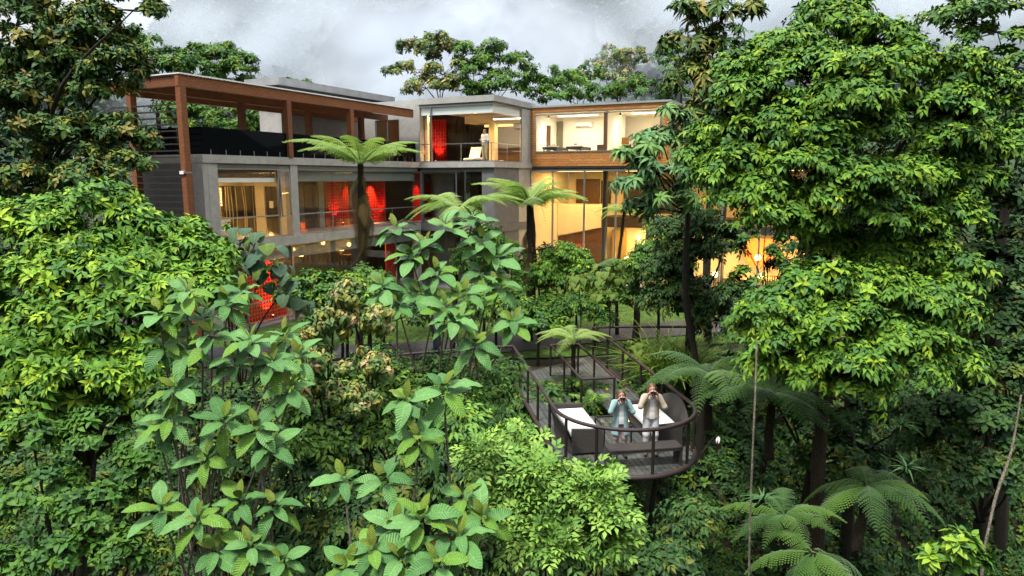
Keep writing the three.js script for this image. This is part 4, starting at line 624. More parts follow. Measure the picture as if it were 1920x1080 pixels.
// places for leaf clusters: main masses > clumps > clusters; clumps sit on the masses, so that gaps stay between them
function leafPlaces(lobes, o, r) {
  const out = [], clumps = [];
  for (const lb of lobes) {
    const { c, r: R } = lb, K = Math.max(3, Math.round((o.clumps ?? 14) * (lb.k ?? 1)));
    for (let k = 0; k < K; k++) {
      const d = randDir(r, o.ymin ?? -0.55), f = 0.55 + r() * 0.4, cc = c.clone().add(V(d.x * R.x, d.y * R.y, d.z * R.z).multiplyScalar(f));
      if (d.clone().dot(cc.clone().sub(camera.position).normalize()) > 0.55 && r() < 0.8) continue;
      const m = (R.x + R.y + R.z) / 3 * (o.clumpR ?? 0.34) * (0.6 + r() * 0.75), tint = (r() - 0.5) * 2; clumps.push({ c: cc, m, lobe: c });
      const n = Math.round((o.per ?? 14) * (0.7 + r() * 0.6));
      for (let i = 0; i < n; i++) {
        const e = randDir(r, -0.35), q = cc.clone().add(V(e.x * m, e.y * m * (o.flat ?? 0.55), e.z * m).multiplyScalar(0.55 + 0.45 * Math.sqrt(r())));
        out.push({ p: q, n: e.multiplyScalar(0.55).add(d.clone().multiplyScalar(0.45)).add(V(0, o.up ?? 0.7, 0)).add(V(r() - 0.5, r() - 0.5, r() - 0.5).multiplyScalar(0.5)).normalize(), tint });
      }
    }
  }
  return { out, clumps };
}
function matrixOf(pl, r, s0, s1, base) {
  tmpQ.setFromUnitVectors(UPV, pl.n); tmpQ2.setFromAxisAngle(UPV, r() * 6.283); tmpQ.multiply(tmpQ2); const s = mix(s0, s1, r());
  return new THREE.Matrix4().compose(pl.p.clone().sub(base), tmpQ, V(s, s * (0.85 + r() * 0.3), s));
}
const jitter = (pal, pl, r) => { const c = pal[Math.floor(Math.pow(r(), 1.5) * pal.length)], k = 1 + 0.13 * pl.tint + 0.3 * (r() - 0.5), h = (r() - 0.5) * 0.12 + pl.tint * 0.05; return [c[0] * k * (1 + h), c[1] * k, c[2] * k * (1 - h)]; };
const WHITE_LEAF = () => leafMat(1, 1, 1, {});
// leaves of a plant: the nearest clusters each a mesh, the rest one part
function leaves(t, places, geos, pal, o, r) {
  const base = t.position, near = o.single ?? 0;
  places.sort((a, b) => a.p.distanceToSquared(camera.position) - b.p.distanceToSquared(camera.position));
  const step = Math.max(1, Math.floor(places.length * 0.5 / Math.max(1, near))), single = new Set(); for (let i = 0; i < places.length && single.size < near; i += step) single.add(i);
  const rest = geos.map(() => []); let s = 0;
  const mats = pal.map((c) => leafMat(...c, {}));
  places.forEach((pl, i) => {
    const m = matrixOf(pl, r, o.s0 ?? 0.8, o.s1 ?? 1.25, base), g = i % geos.length;
    if (single.has(i)) { const q = shade(new THREE.Mesh(geos[g], mats[Math.floor(Math.pow(r(), 1.5) * mats.length)])); q.name = 'leaf_cluster'; q.applyMatrix4(m); t.add(q); s++; } else rest[g].push([m, jitter(pal, pl, r)]);
  });
  rest.forEach((list, g) => {
    if (!list.length) return;
    const im = shade(new THREE.InstancedMesh(geos[g], WHITE_LEAF(), list.length)); im.name = 'crown'; im.userData.kind = 'stuff';
    list.forEach(([m, c], i) => { im.setMatrixAt(i, m); im.setColorAt(i, rgb(...c)); }); t.add(im);
  });
}
// a tree or shrub: lobes are [px, py, distance, width in px, height in px]; root is [px, py, distance] of its foot
function tree(name, label, category, root, lobes, o) {
  const r = rng(o.seed), foot = Array.isArray(root) ? at(...root) : root; if (!o.noGround) foot.y = groundY(foot.x, foot.z) - 0.1;
  const t = thing(name, label, category, foot.toArray(), 0, o.group);
  const L = lobes.map(([px, py, D, w, h, k]) => { const c = at(px, py, D), s = D / 1316 / 2; return { c, r: V(w * s, (h ?? w * 0.7) * s, w * s * (o.deep ?? 0.8)), k: k ?? 1 }; });
  const { out, clumps } = leafPlaces(L, o, r);
  // trunk, limbs to each mass, twigs to each clump
  const fork = o.fork ? at(...o.fork) : (() => { const m = V(0, 0, 0); L.forEach((l) => m.add(l.c)); m.divideScalar(L.length); return V(mix(foot.x, m.x, 0.5), mix(foot.y, m.y, 0.78), mix(foot.z, m.z, 0.5)); })();
  const rel = (p) => p.clone().sub(foot), R = o.trunk ?? 0.14, wob = (k) => V((r() - 0.5) * k, (r() - 0.5) * k, (r() - 0.5) * k), wood = [];
  const d0 = fork.distanceTo(foot);
  const tr = part('trunk', limb([V(0, 0, 0), rel(foot.clone().lerp(fork, 0.35).add(wob(d0 * 0.05))), rel(foot.clone().lerp(fork, 0.7).add(wob(d0 * 0.05))), rel(fork)], R, R * 0.65, 16, 9, 0.3), o.bark ?? M.bark, t);
  const hubs = (o.hubs ?? []).map((h) => at(...h));
  hubs.forEach((h) => { const d = fork.distanceTo(h), m = fork.clone().lerp(h, 0.5).add(wob(d * 0.15)); wood.push(limb([rel(fork), rel(m), rel(h)], R * 0.5, R * 0.28, 10, 7)); });
  L.forEach((l) => { const from = hubs.length ? hubs.reduce((a, b) => (a.distanceTo(l.c) < b.distanceTo(l.c) ? a : b)) : fork, d = from.distanceTo(l.c), m = from.clone().lerp(l.c, 0.5).add(wob(d * 0.22)); wood.push(limb([rel(from), rel(m), rel(l.c)], Math.min(R * 0.3, 0.02 + d * 0.012), 0.015, 8, 6)); });
  clumps.forEach((c) => { if (r() < (o.twigs ?? 0.6)) { const m = c.lobe.clone().lerp(c.c, 0.5).add(wob(c.m * 0.5)); wood.push(limb([rel(c.lobe), rel(m), rel(c.c)], Math.min(R * 0.25, 0.03), 0.007, 4, 4)); } });
  if (wood.length) part('branches', wood, o.bark ?? M.bark, t);
  leaves(t, out, o.geo, o.pal, o, r);
  return t;
}
const PAL = {
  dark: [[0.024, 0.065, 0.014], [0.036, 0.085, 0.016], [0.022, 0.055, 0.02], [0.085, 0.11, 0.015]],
  olive: [[0.045, 0.10, 0.02], [0.065, 0.125, 0.024], [0.03, 0.075, 0.024], [0.16, 0.18, 0.025], [0.19, 0.165, 0.035]],
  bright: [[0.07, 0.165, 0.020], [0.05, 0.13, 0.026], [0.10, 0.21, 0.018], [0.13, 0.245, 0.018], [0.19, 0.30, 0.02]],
  sunny: [[0.085, 0.195, 0.020], [0.06, 0.155, 0.024], [0.12, 0.25, 0.018], [0.165, 0.29, 0.02], [0.22, 0.34, 0.022]],
  mid: [[0.05, 0.13, 0.018], [0.072, 0.155, 0.018], [0.038, 0.10, 0.024], [0.12, 0.20, 0.018]],
  lime: [[0.16, 0.29, 0.045], [0.12, 0.24, 0.04], [0.21, 0.34, 0.06], [0.08, 0.17, 0.035]],
  gold: [[0.10, 0.17, 0.045], [0.24, 0.24, 0.06], [0.09, 0.15, 0.05], [0.36, 0.27, 0.13], [0.30, 0.30, 0.06]],
  pale: [[0.10, 0.21, 0.075], [0.08, 0.17, 0.065], [0.14, 0.26, 0.075], [0.12, 0.24, 0.05]],
  far: [[0.06, 0.11, 0.035], [0.08, 0.13, 0.04], [0.05, 0.09, 0.04], [0.12, 0.13, 0.05]],
};
// ---------------------------------------------------------------- large-leaved trees: every leaf is a mesh
const BIG = (() => {
  const prof = (t) => Math.pow(Math.sin(Math.PI * Math.pow(t, 0.75)), 0.7) * (0.8 + 0.35 * t), mk = (L, W, droop, fold, wave) => blade(L, W, { n: 9, droop, fold, wave, prof, stem: 0.05 });
  return [mk(0.42, 0.225, 0.22, 0.16, 0.05), mk(0.40, 0.205, 0.35, 0.22, 0.08), mk(0.44, 0.22, 0.1, 0.12, 0.06), mk(0.38, 0.21, 0.55, 0.18, 0.1), mk(0.36, 0.17, 0.3, 0.4, 0.16), mk(0.45, 0.2, 0.4, 0.05, 0.2)];
})();
const BIG_PALE = [[0.135, 0.33, 0.085], [0.105, 0.27, 0.075], [0.18, 0.40, 0.115], [0.18, 0.37, 0.05]], BIG_YOUNG = [[0.26, 0.36, 0.05], [0.22, 0.33, 0.04]], BIG_OLD = [[0.22, 0.15, 0.03]];
function bigLeafTree(name, label, root, rosettes, o) {
  const r = rng(o.seed), foot = at(...root); foot.y = groundY(foot.x, foot.z) - 0.1;
  const t = thing(name, label, 'tree', foot.toArray(), 0, o.group), rel = (p) => p.clone().sub(foot);
  const pts = rosettes.map(([px, py, D, n]) => ({ p: at(px, py, D ?? o.dist), n: (n ?? 8) + 3 })), mean = V(0, 0, 0); pts.forEach((q) => mean.add(q.p)); mean.divideScalar(pts.length);
  const fork = V(mix(foot.x, mean.x, 0.6), mix(foot.y, mean.y, 0.65), mix(foot.z, mean.z, 0.6) - 0.15);
  part('trunk', limb([V(0, 0, 0), rel(foot.clone().lerp(fork, 0.5).add(V(0.12, 0, 0))), rel(fork)], 0.07, 0.045, 12, 8, 0.3), M.barkPale, t);
  const wood = [];
  pts.forEach(({ p }) => { const d = fork.distanceTo(p), m = fork.clone().lerp(p, 0.55).add(V((r() - 0.5) * 0.3 * d, -0.12 * d, (r() - 0.5) * 0.2 * d)); wood.push(limb([rel(fork), rel(m), rel(p)], 0.028, 0.012, 10, 6)); });
  part('branches', wood, M.barkPale, t);
  const mat = (c) => leafMat(...c, { map: true, gloss: 0.42 });
  for (const { p, n } of pts) {
    const lean = V((r() - 0.5) * 0.5, 1, (r() - 0.5) * 0.5 + 0.4).normalize(), q0 = new THREE.Quaternion().setFromUnitVectors(UPV, lean), off = r() * 6.28;
    for (let i = 0; i < n; i++) {
      const young = i >= n - 2, el = young ? 0.75 + r() * 0.5 : mix(-0.25, 0.6, i / n) + (r() - 0.5) * 0.35, s = (young ? 0.5 : 0.62 + r() * 0.4) * (o.size ?? 1);
      const q = q0.clone().multiply(new THREE.Quaternion().setFromEuler(new THREE.Euler(-el, off + i * 2.399 + (r() - 0.5) * 0.5, (r() - 0.5) * 0.6, 'YXZ')));
      const pal = young ? BIG_YOUNG : r() < 0.008 ? BIG_OLD : BIG_PALE, m = shade(new THREE.Mesh(BIG[young ? 2 : Math.floor(r() * 6)], mat(pal[Math.floor(r() * pal.length)])));
      m.name = 'leaf'; m.position.copy(rel(p)).add(V(0, i * 0.012, 0)); m.quaternion.copy(q); m.scale.setScalar(s); t.add(m);
    }
  }
  return t;
}
// ---------------------------------------------------------------- ferns: every frond is a mesh
function frondGeo(seed, L, W, o = {}) {
  const r = rng(seed), pairs = o.pairs ?? 20, l = [], droop = o.droop ?? 0.35, pos = [], idx = [], nor = [];
  const axis = (t) => V(0, 0.18 * L * Math.sin(t * 2.2) - droop * L * t * t, L * t * (1 - 0.16 * droop));
  for (let i = 0; i < pairs; i++) {
    const t = 0.1 + 0.9 * (i + 0.5) / pairs, p = axis(t), w = W * Math.pow(Math.sin(Math.PI * Math.pow(t, 0.7)), 0.8) * (0.9 + 0.2 * r()) + 0.02;
    for (const s of [-1, 1]) {                           // a pinna: a toothed strip, its leaflets paired
      const K = 7, dir = V(s * 0.93, -0.12 - 0.2 * r(), 0.36 + 0.2 * t).normalize(), side = V(-dir.z * s, 0, dir.x * s).normalize();
      for (let k = 0; k < K; k++) {
        const a = k / K, b = (k + 0.86) / K, lw = L * 0.040 * (1 - 0.75 * a) * (o.lw ?? 1), sag = (x) => -0.28 * w * x * x;
        const q0 = p.clone().addScaledVector(dir, w * a).add(V(0, sag(a), 0)), q1 = p.clone().addScaledVector(dir, w * b).add(V(0, sag(b), 0));
        for (const z of [-1, 1]) { const n = pos.length / 3, q2 = q0.clone().lerp(q1, 0.75).addScaledVector(side, z * lw).add(V(0, -0.15 * lw, 0)); pos.push(...q0.toArray(), ...q1.toArray(), ...q2.toArray()); idx.push(n, n + 1, n + 2); }
      }
    }
  }
  const g = new THREE.BufferGeometry(); g.setAttribute('position', new THREE.Float32BufferAttribute(pos, 3)); g.setIndex(idx); g.computeVertexNormals();
  const pts = []; for (let i = 0; i <= 5; i++) pts.push(axis(i / 5));
  return merge([g, limb(pts, 0.012 * L * 0.6 + 0.004, 0.002, 8, 5, 0)]);
}
const FROND = [frondGeo(1, 2.1, 0.42, { pairs: 24, droop: 0.28 }), frondGeo(2, 2.0, 0.40, { pairs: 24, droop: 0.45 }), frondGeo(3, 1.9, 0.38, { pairs: 22, droop: 0.6 })];
const FERN_BRIGHT = [[0.27, 0.40, 0.07], [0.23, 0.36, 0.06], [0.32, 0.45, 0.09]], FERN_MID = [[0.07, 0.17, 0.02], [0.055, 0.14, 0.022], [0.10, 0.21, 0.025]], FERN_DEAD = [[0.17, 0.115, 0.035], [0.24, 0.17, 0.05], [0.10, 0.065, 0.025]];
function fern(name, label, foot, h, o) {
  const r = rng(o.seed), base = foot.clone(), t = thing(name, label, o.category ?? 'fern', base.toArray(), 0, o.group), top = V((r() - 0.5) * 0.12 * h, h, (r() - 0.5) * 0.12 * h);
  if (h > 0.3) part('trunk', limb([V(0, -0.1, 0), top.clone().multiplyScalar(0.5).add(V(0.06 * h * (r() - 0.5), 0, 0)), top], o.trunk ?? 0.11, (o.trunk ?? 0.11) * 0.7, 14, 9, 0.5), M.fernTrunk, t);
  const n = o.n ?? 13, add = (az, el, s, pal, g, low = 0) => { const m = shade(new THREE.Mesh(FROND[g], leafMat(...pal[Math.floor(r() * pal.length)], { through: 0.5 }))); m.name = 'frond'; m.position.copy(top).y -= 0.04 + low; m.rotation.set(-el, az, (r() - 0.5) * 0.35, 'YXZ'); m.scale.setScalar(s); t.add(m); };
  for (let i = 0; i < n; i++) add(i / n * 6.283 + (r() - 0.5) * 0.35 + (o.turn ?? 0), mix(o.e0 ?? 0.15, o.e1 ?? 0.45, r()), (o.size ?? 1) * (0.85 + r() * 0.25), o.pal, Math.floor(r() * (o.kinds ?? 3)));
  for (let i = 0; i < (o.dead ?? 0); i++) add(r() * 6.283, -1.5 + Math.pow(r(), 2) * 0.9, (o.size ?? 1) * (0.3 + r() * 0.45), FERN_DEAD, i % 3, Math.pow(r(), 0.7) * 2.1);
  return t;
}
// ---------------------------------------------------------------- planting
const onGround = (px, py, D, y = null) => { const p = at(px, py, D); p.y = y ?? groundY(p.x, p.z); return p; };
// --- left
tree('rainforest_tree', 'tall dark tree with olive tinged leaves beside the pergola end', 'tree', [40, 620, 21], [[60, 40, 21, 170, 120], [170, 60, 21, 150, 100], [250, 20, 20, 110, 60, 0.5], [60, 170, 20, 170, 130], [180, 170, 20.5, 150, 120], [110, 270, 19.5, 170, 120], [225, 265, 20, 120, 90], [40, 350, 19.5, 150, 120], [170, 350, 19, 140, 100], [235, 310, 19.5, 80, 70], [230, 130, 20, 110, 80], [100, 110, 20.5, 150, 110], [-30, 230, 20, 160, 300], [255, 400, 19.5, 60, 60, 0.7]], { seed: 11, geo: [...G.broad, ...G.hanging], pal: PAL.olive, clumps: 22, per: 16, s0: 0.9, s1: 1.35, single: 150, trunk: 0.32, twigs: 0.8, flat: 0.7 });
tree('broadleaf_tree', 'wide bright green tree with pointed leaves filling the left middle', 'tree', [120, 900, 12.5], [[60, 420, 13, 190, 110], [180, 385, 13, 150, 90], [260, 440, 13, 130, 90], [340, 480, 13, 120, 90], [60, 520, 12, 190, 120], [200, 520, 12, 190, 110], [320, 550, 12.2, 130, 90], [395, 490, 13, 90, 80], [80, 640, 11.5, 200, 130], [210, 640, 11.5, 170, 120], [300, 650, 12, 110, 110], [20, 740, 11.5, 150, 110], [150, 740, 11.3, 160, 100], [-40, 560, 12, 120, 320], [345, 440, 13.5, 90, 60], [130, 450, 12.6, 170, 90], [240, 580, 11.8, 160, 90], [120, 580, 11.6, 170, 100], [30, 640, 11.4, 150, 100], [280, 720, 11.4, 110, 90], [270, 490, 12.6, 120, 80], [390, 540, 12.6, 90, 70], [60, 700, 11.2, 180, 90], [170, 700, 11, 170, 90], [60, 780, 10.9, 160, 80], [260, 690, 11.4, 120, 90]], { seed: 12, geo: [...G.elliptic, ...G.elliptic, G.broad[0], G.small[1]], pal: PAL.sunny, clumps: 18, per: 15, s0: 0.6, s1: 1.3, single: 260, trunk: 0.2, flat: 0.5 });
tree('understory_tree', 'dark leafy tree low in the left corner', 'tree', [80, 1300, 10], [[60, 820, 10.5, 170, 110], [190, 800, 10.5, 150, 90], [260, 870, 10.5, 110, 110], [80, 930, 10, 180, 130], [200, 940, 10, 150, 120], [120, 1030, 9.5, 170, 80], [230, 1040, 9.5, 110, 90], [30, 1060, 9.5, 120, 90]], { seed: 13, geo: G.broad, pal: PAL.mid.slice(0, 3), clumps: 12, per: 10, s0: 0.6, s1: 0.95, single: 160, trunk: 0.1, flat: 0.45 });
bigLeafTree('large_leaf_tree', 'pale green large leaved tree in front of the red ground floor screen', [400, 1300, 9], [[300, 600], [352, 562], [425, 580, 9.6], [455, 560, 9.8], [398, 640], [350, 668], [470, 652], [512, 690], [440, 690], [330, 742, 8.6], [318, 796, 8.5], [296, 815, 8.6], [420, 800, 8.5], [482, 812, 8.6], [505, 850, 8.6], [543, 742], [388, 872, 8.5], [303, 965, 8.2], [372, 985, 8.0], [452, 950, 8.3], [516, 962, 8.3], [470, 1035, 8], [532, 1062, 8], [404, 1045, 8], [560, 680, 9.4], [535, 640, 9.6], [380, 610, 9.2], [310, 660, 9]], { seed: 21, dist: 9 });
bigLeafTree('large_leaf_tree', 'large leaved tree in front of the lodge centre behind the path rail', [840, 1250, 11.5], [[835, 432, 12], [885, 418, 12.2], [742, 440, 12], [905, 462, 12], [772, 487, 11.8], [718, 545, 11.5], [822, 520, 11.6], [905, 520, 12], [935, 545, 11.8], [852, 610, 11], [890, 655, 11], [748, 580, 11.4], [962, 612, 11.5], [800, 470, 12], [870, 560, 11.4], [790, 560, 11.6], [835, 585, 11.2], [930, 490, 12]], { seed: 22, dist: 11.5, size: 1.12 });
bigLeafTree('large_leaf_tree', 'nearest large leaved tree at the bottom centre', [800, 1500, 7], [[762, 765, 7.6], [832, 742, 7.8], [785, 835, 7.4], [645, 910, 7.6, 6], [722, 908, 7.5, 5], [790, 985, 6.8], [862, 1020, 6.8], [700, 1045, 6.6], [752, 1062, 6.6], [905, 985, 7.2], [820, 1070, 6.5], [655, 1075, 6.6], [870, 940, 7.4, 5], [745, 1000, 7]], { seed: 23, dist: 7, size: 0.98 });
tree('golden_shrub', 'small tree with cream and gold tipped drooping leaves before the path', 'tree', [650, 1150, 10.6], [[655, 560, 10.6, 90, 60], [625, 610, 10.5, 110, 80], [695, 610, 10.5, 80, 80], [615, 680, 10.3, 110, 80], [690, 690, 10.3, 90, 80], [600, 745, 10, 90, 70], [670, 750, 10, 90, 70]], { seed: 31, geo: G.hanging, pal: PAL.gold, clumps: 16, per: 12, s0: 0.6, s1: 0.95, single: 160, trunk: 0.07, flat: 0.7 });
tree('leafy_shrub', 'light green small leaved shrub left of the viewing deck', 'shrub', [850, 1200, 12], [[740, 720, 11.5, 110, 70], [820, 700, 12, 100, 60], [900, 740, 11.5, 110, 80], [930, 700, 12.5, 80, 50], [690, 800, 10.5, 120, 90], [610, 830, 10, 100, 90], [880, 800, 10.5, 110, 80], [560, 780, 10.5, 90, 80], [640, 735, 11.4, 120, 60], [720, 690, 11.8, 110, 60], [580, 700, 11.6, 80, 60], [800, 745, 11.2, 100, 60]], { seed: 32, geo: G.small, pal: [...PAL.mid, ...PAL.lime.slice(0, 2)], clumps: 10, per: 6, s0: 0.7, s1: 1.0, single: 140, trunk: 0.06, flat: 0.5 });
tree('pinnate_shrub', 'lime green shrub with paired leaflets below the front of the deck', 'shrub', [1040, 1500, 8], [[920, 860, 8.6, 90, 50], [965, 840, 9, 70, 40], [1000, 890, 8.4, 100, 60], [950, 940, 8.2, 100, 60], [1040, 955, 8, 90, 60], [985, 1005, 7.8, 90, 60], [1115, 925, 8, 60, 40], [1135, 965, 7.8, 50, 50], [1080, 930, 8.2, 60, 40], [1030, 1030, 7.6, 60, 50], [1150, 1010, 7.8, 30, 40]], { seed: 33, geo: G.twig, pal: PAL.lime, clumps: 7, per: 4, s0: 0.55, s1: 0.8, single: 200, trunk: 0.06, flat: 0.45, twigs: 1 });
{ // climbing shrub with round leaves
  const t = tree('round_leaf_shrub', 'shrub with large round grey green leaves below the first lodge window', 'shrub', [400, 1000, 14.5], [[440, 440, 14.5, 60, 40, 0.4], [480, 450, 14.5, 50, 40, 0.4], [420, 500, 14.2, 80, 50, 0.4], [500, 500, 14, 70, 40, 0.4], [540, 530, 14, 60, 30, 0.3], [600, 590, 14, 60, 50, 0.3], [640, 600, 14, 50, 40, 0.3]], { seed: 34, geo: G.ground, pal: PAL.mid, clumps: 8, per: 3, s0: 0.6, s1: 0.9, trunk: 0.06 });
  const g = blade(0.34, 0.34, { n: 8, droop: 0.25, fold: 0.1, prof: (k) => Math.pow(Math.sin(Math.PI * Math.pow(k, 0.62)), 0.55), wave: 0.05 }), r = rng(35);
  for (const [px, py] of [[420, 440], [450, 435], [430, 465], [470, 440], [505, 450], [490, 470], [460, 470], [400, 490], [440, 500], [480, 490], [410, 530], [450, 540], [500, 510], [530, 505], [515, 530], [550, 520], [560, 560], [590, 590], [620, 585], [640, 600], [600, 610], [655, 590], [380, 520], [395, 550], [430, 560], [575, 575], [610, 620], [540, 545]]) for (let k = 0; k < 3; k++) {
    const m = shade(new THREE.Mesh(g, leafMat(...[[0.10, 0.19, 0.12], [0.085, 0.165, 0.10], [0.15, 0.24, 0.05], [0.11, 0.20, 0.10]][Math.floor(r() * 4)], { map: true, gloss: 0.6 }))); m.name = 'leaf';
    m.position.copy(at(px + (r() - 0.5) * 26, py + (r() - 0.5) * 22, 13.8 + r() * 0.5)).sub(t.position); m.rotation.set(0.3 + r() * 0.7, (r() - 0.5) * 3, (r() - 0.5), 'YXZ'); m.scale.setScalar(0.7 + r() * 0.4); t.add(m);
  }
}
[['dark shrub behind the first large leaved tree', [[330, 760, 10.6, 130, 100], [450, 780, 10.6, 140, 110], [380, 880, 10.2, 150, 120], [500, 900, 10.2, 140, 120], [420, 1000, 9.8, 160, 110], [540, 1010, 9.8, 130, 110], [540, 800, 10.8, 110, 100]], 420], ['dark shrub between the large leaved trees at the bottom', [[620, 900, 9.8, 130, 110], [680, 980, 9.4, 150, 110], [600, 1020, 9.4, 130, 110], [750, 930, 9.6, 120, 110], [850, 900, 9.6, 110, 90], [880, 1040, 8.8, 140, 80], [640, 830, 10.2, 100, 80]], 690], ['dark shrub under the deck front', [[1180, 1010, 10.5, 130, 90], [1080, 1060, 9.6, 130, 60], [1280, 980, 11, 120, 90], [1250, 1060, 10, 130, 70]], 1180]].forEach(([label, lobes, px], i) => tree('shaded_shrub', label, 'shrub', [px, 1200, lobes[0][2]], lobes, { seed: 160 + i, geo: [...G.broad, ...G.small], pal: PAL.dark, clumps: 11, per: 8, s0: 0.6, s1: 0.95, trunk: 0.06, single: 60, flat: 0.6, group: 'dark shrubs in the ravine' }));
// --- tree ferns before the lodge
fern('tree_fern', 'tall tree fern with umbrella crown before the wing', onGround(668, 500, 26, 0), 6.95, { seed: 41, n: 13, e0: 0.25, e1: 0.55, size: 1.28, pal: FERN_BRIGHT, dead: 14, trunk: 0.15, kinds: 1 });
fern('tree_fern', 'dense tree fern with arching crown before the timber box', onGround(990, 500, 27, 0), 5.4, { seed: 42, n: 22, e0: 0.05, e1: 0.75, size: 1.15, pal: FERN_BRIGHT, dead: 9, trunk: 0.2 });
fern('tree_fern', 'low tree fern half hidden behind the large leaved tree', onGround(845, 500, 25, 0), 5.35, { seed: 43, n: 18, e0: -0.1, e1: 0.5, size: 1.1, pal: FERN_BRIGHT.slice(0, 2), dead: 3 });
fern('tree_fern', 'slim tree fern before the glass hall', onGround(1160, 500, 28, 0), 5.15, { seed: 44, n: 11, e0: 0.1, e1: 0.3, size: 0.62, pal: FERN_BRIGHT, trunk: 0.08, dead: 2 });
fern('tree_fern', 'short tree fern under the slim fern before the hall', onGround(1120, 500, 27, 0), 3.0, { seed: 45, n: 12, e0: 0.0, e1: 0.5, size: 0.75, pal: FERN_MID });
fern('tree_fern', 'short fern with drooping fronds beside the lit hall glass', onGround(1200, 500, 27.5, 0), 2.9, { seed: 46, n: 11, e0: 0.0, e1: 0.5, size: 0.7, pal: FERN_BRIGHT });
fern('tree_fern', 'grey green fern with upright fronds below the wing', onGround(610, 560, 20, 0), 1.3, { seed: 47, n: 9, e0: 0.7, e1: 1.2, size: 0.75, pal: FERN_MID, group: undefined });
fern('tree_fern', 'fern with pale fronds beside the red ground floor screen', onGround(545, 560, 19, 0), 1.2, { seed: 48, n: 10, e0: 0.0, e1: 0.6, size: 0.6, pal: FERN_BRIGHT });
// --- garden before the lodge
const gardenShrubs = [['tall shrub at the corner of the glass hall', 1010, 495, 27.5, 70, 90, 'mid'], ['tall leafy shrub before the stair of the hall', 1060, 490, 26.5, 90, 90, 'bright'], ['tall dark shrub before the middle of the hall', 1115, 505, 26, 90, 90, 'mid'], ['tall dark shrub before the bar of the hall', 1235, 470, 25, 90, 120, 'mid'], ['bushy shrub before the ground floor glass of the wing', 590, 540, 21, 110, 80, 'mid'], ['bushy shrub left of the tall tree fern foot', 650, 545, 22.5, 90, 80, 'bright'], ['leafy shrub before the path at the centre', 1010, 600, 23.5, 90, 50, 'mid'], ['tall shrub right of the low tree fern', 905, 470, 25, 80, 110, 'mid'], ['dark shrub below the second tree fern', 1010, 560, 26.5, 100, 110, 'mid'], ['dark shrub at the foot of the slim tree fern', 1080, 560, 26, 110, 100, 'mid'], ['shrub under the bar windows of the hall', 1190, 540, 25.5, 90, 100, 'mid'], ['shrub right of the large leaved tree', 930, 560, 24, 100, 110, 'mid'], ['shrub beside the lawn below the centre block', 960, 480, 28, 80, 90, 'bright'], ['shrub between the wing and the tall tree fern', 640, 580, 22, 80, 60, 'mid'], ['dark shrub before the ground floor glass', 720, 570, 24, 120, 90, 'dark'], ['low shrub at the foot of the tall tree fern', 690, 520, 25, 70, 60, 'mid'], ['shrub below the far right hall windows', 1330, 560, 26, 110, 90, 'dark'], ['shrub before the orange hall panel', 1440, 590, 24, 120, 90, 'mid']];
gardenShrubs.forEach(([label, px, py, D, w, h, pal], i) => tree('garden_shrub', label, 'shrub', [px, py + h, D], [[px, py, D, w, h], [px + w * 0.35, py + h * 0.25, D - 0.4, w * 0.6, h * 0.6], [px - w * 0.35, py + h * 0.2, D - 0.3, w * 0.6, h * 0.6]], { seed: 60 + i, geo: i % 2 ? G.small : G.broad, pal: PAL[pal], clumps: 14, per: 12, s0: 0.7, s1: 1.2, trunk: 0.06, single: 30 }));
{ // pale lime leaves hanging in tiers
  for (const [label, px, py, D, w, h] of [['lime shrub with hanging leaves before the hall', 1140, 530, 23, 80, 90], ['small lime shrub with hanging leaves left of it', 1085, 525, 23.5, 40, 40], ['lime shrub with round leaves beside the deck rail', 1200, 655, 22.5, 60, 50]]) {
    const r = rng(px), t = thing('lime_shrub', label, 'shrub', onGround(px, py, D, 0).toArray()), g = blade(0.3, 0.3, { n: 6, droop: 0.4, fold: 0.2, prof: (k) => Math.pow(Math.sin(Math.PI * Math.pow(k, 0.6)), 0.6) }), top = at(px, py, D).sub(t.position);
    part('stem', limb([V(0, 0, 0), V(0.1, top.y * 0.5, 0), top], 0.035, 0.015, 8, 6), M.bark, t);
    for (let k = 0; k < 70; k++) { const m = shade(new THREE.Mesh(g, leafMat(...[[0.20, 0.30, 0.05], [0.16, 0.27, 0.05], [0.24, 0.33, 0.06]][k % 3], { map: true, gloss: 0.6 }))); m.name = 'leaf'; const d = randDir(r, -0.7); m.position.copy(top).add(V(d.x * w / 2, d.y * h / 2, d.z * w / 2).multiplyScalar(D / 1316 * (0.6 + 0.4 * r()))); m.rotation.set(0.5 + r() * 0.6, Math.atan2(d.x, d.z), (r() - 0.5) * 0.6, 'YXZ'); m.scale.setScalar(0.6 + r() * 0.45); t.add(m); }
  }
}
function grassClump(label, px, D, y, n, geo, pal, s, seed, spread = 0.5) {
  const r = rng(seed), t = thing('grass_clump', label, 'grass', onGround(px, 600, D, y).toArray(), 0, 'grass clumps by the deck');
  for (let k = 0; k < n; k++) { const m = shade(new THREE.Mesh(geo[k % geo.length], leafMat(...pal[k % pal.length], {}))); m.name = 'tuft'; m.position.set((r() - 0.5) * spread * 2, 0, (r() - 0.5) * spread * 2); m.rotation.y = r() * 6; m.scale.setScalar(s * (0.7 + r() * 0.6)); t.add(m); }
}
grassClump('tall grass clump right of the deck rail', 1262, 22, 0, 44, G.grassy, [[0.14, 0.23, 0.03], [0.17, 0.26, 0.035]], 2.4, 71, 0.9);
grassClump('grass clump on the lawn below the second tree fern', 1055, 28.5, 0, 8, G.grassy, [[0.10, 0.17, 0.05], [0.12, 0.19, 0.06]], 1.6, 72);
grassClump('reddish grass clump left of the green lawn clump', 1025, 28.5, 0, 8, G.strap, [[0.10, 0.05, 0.03], [0.07, 0.07, 0.03]], 1.2, 73);
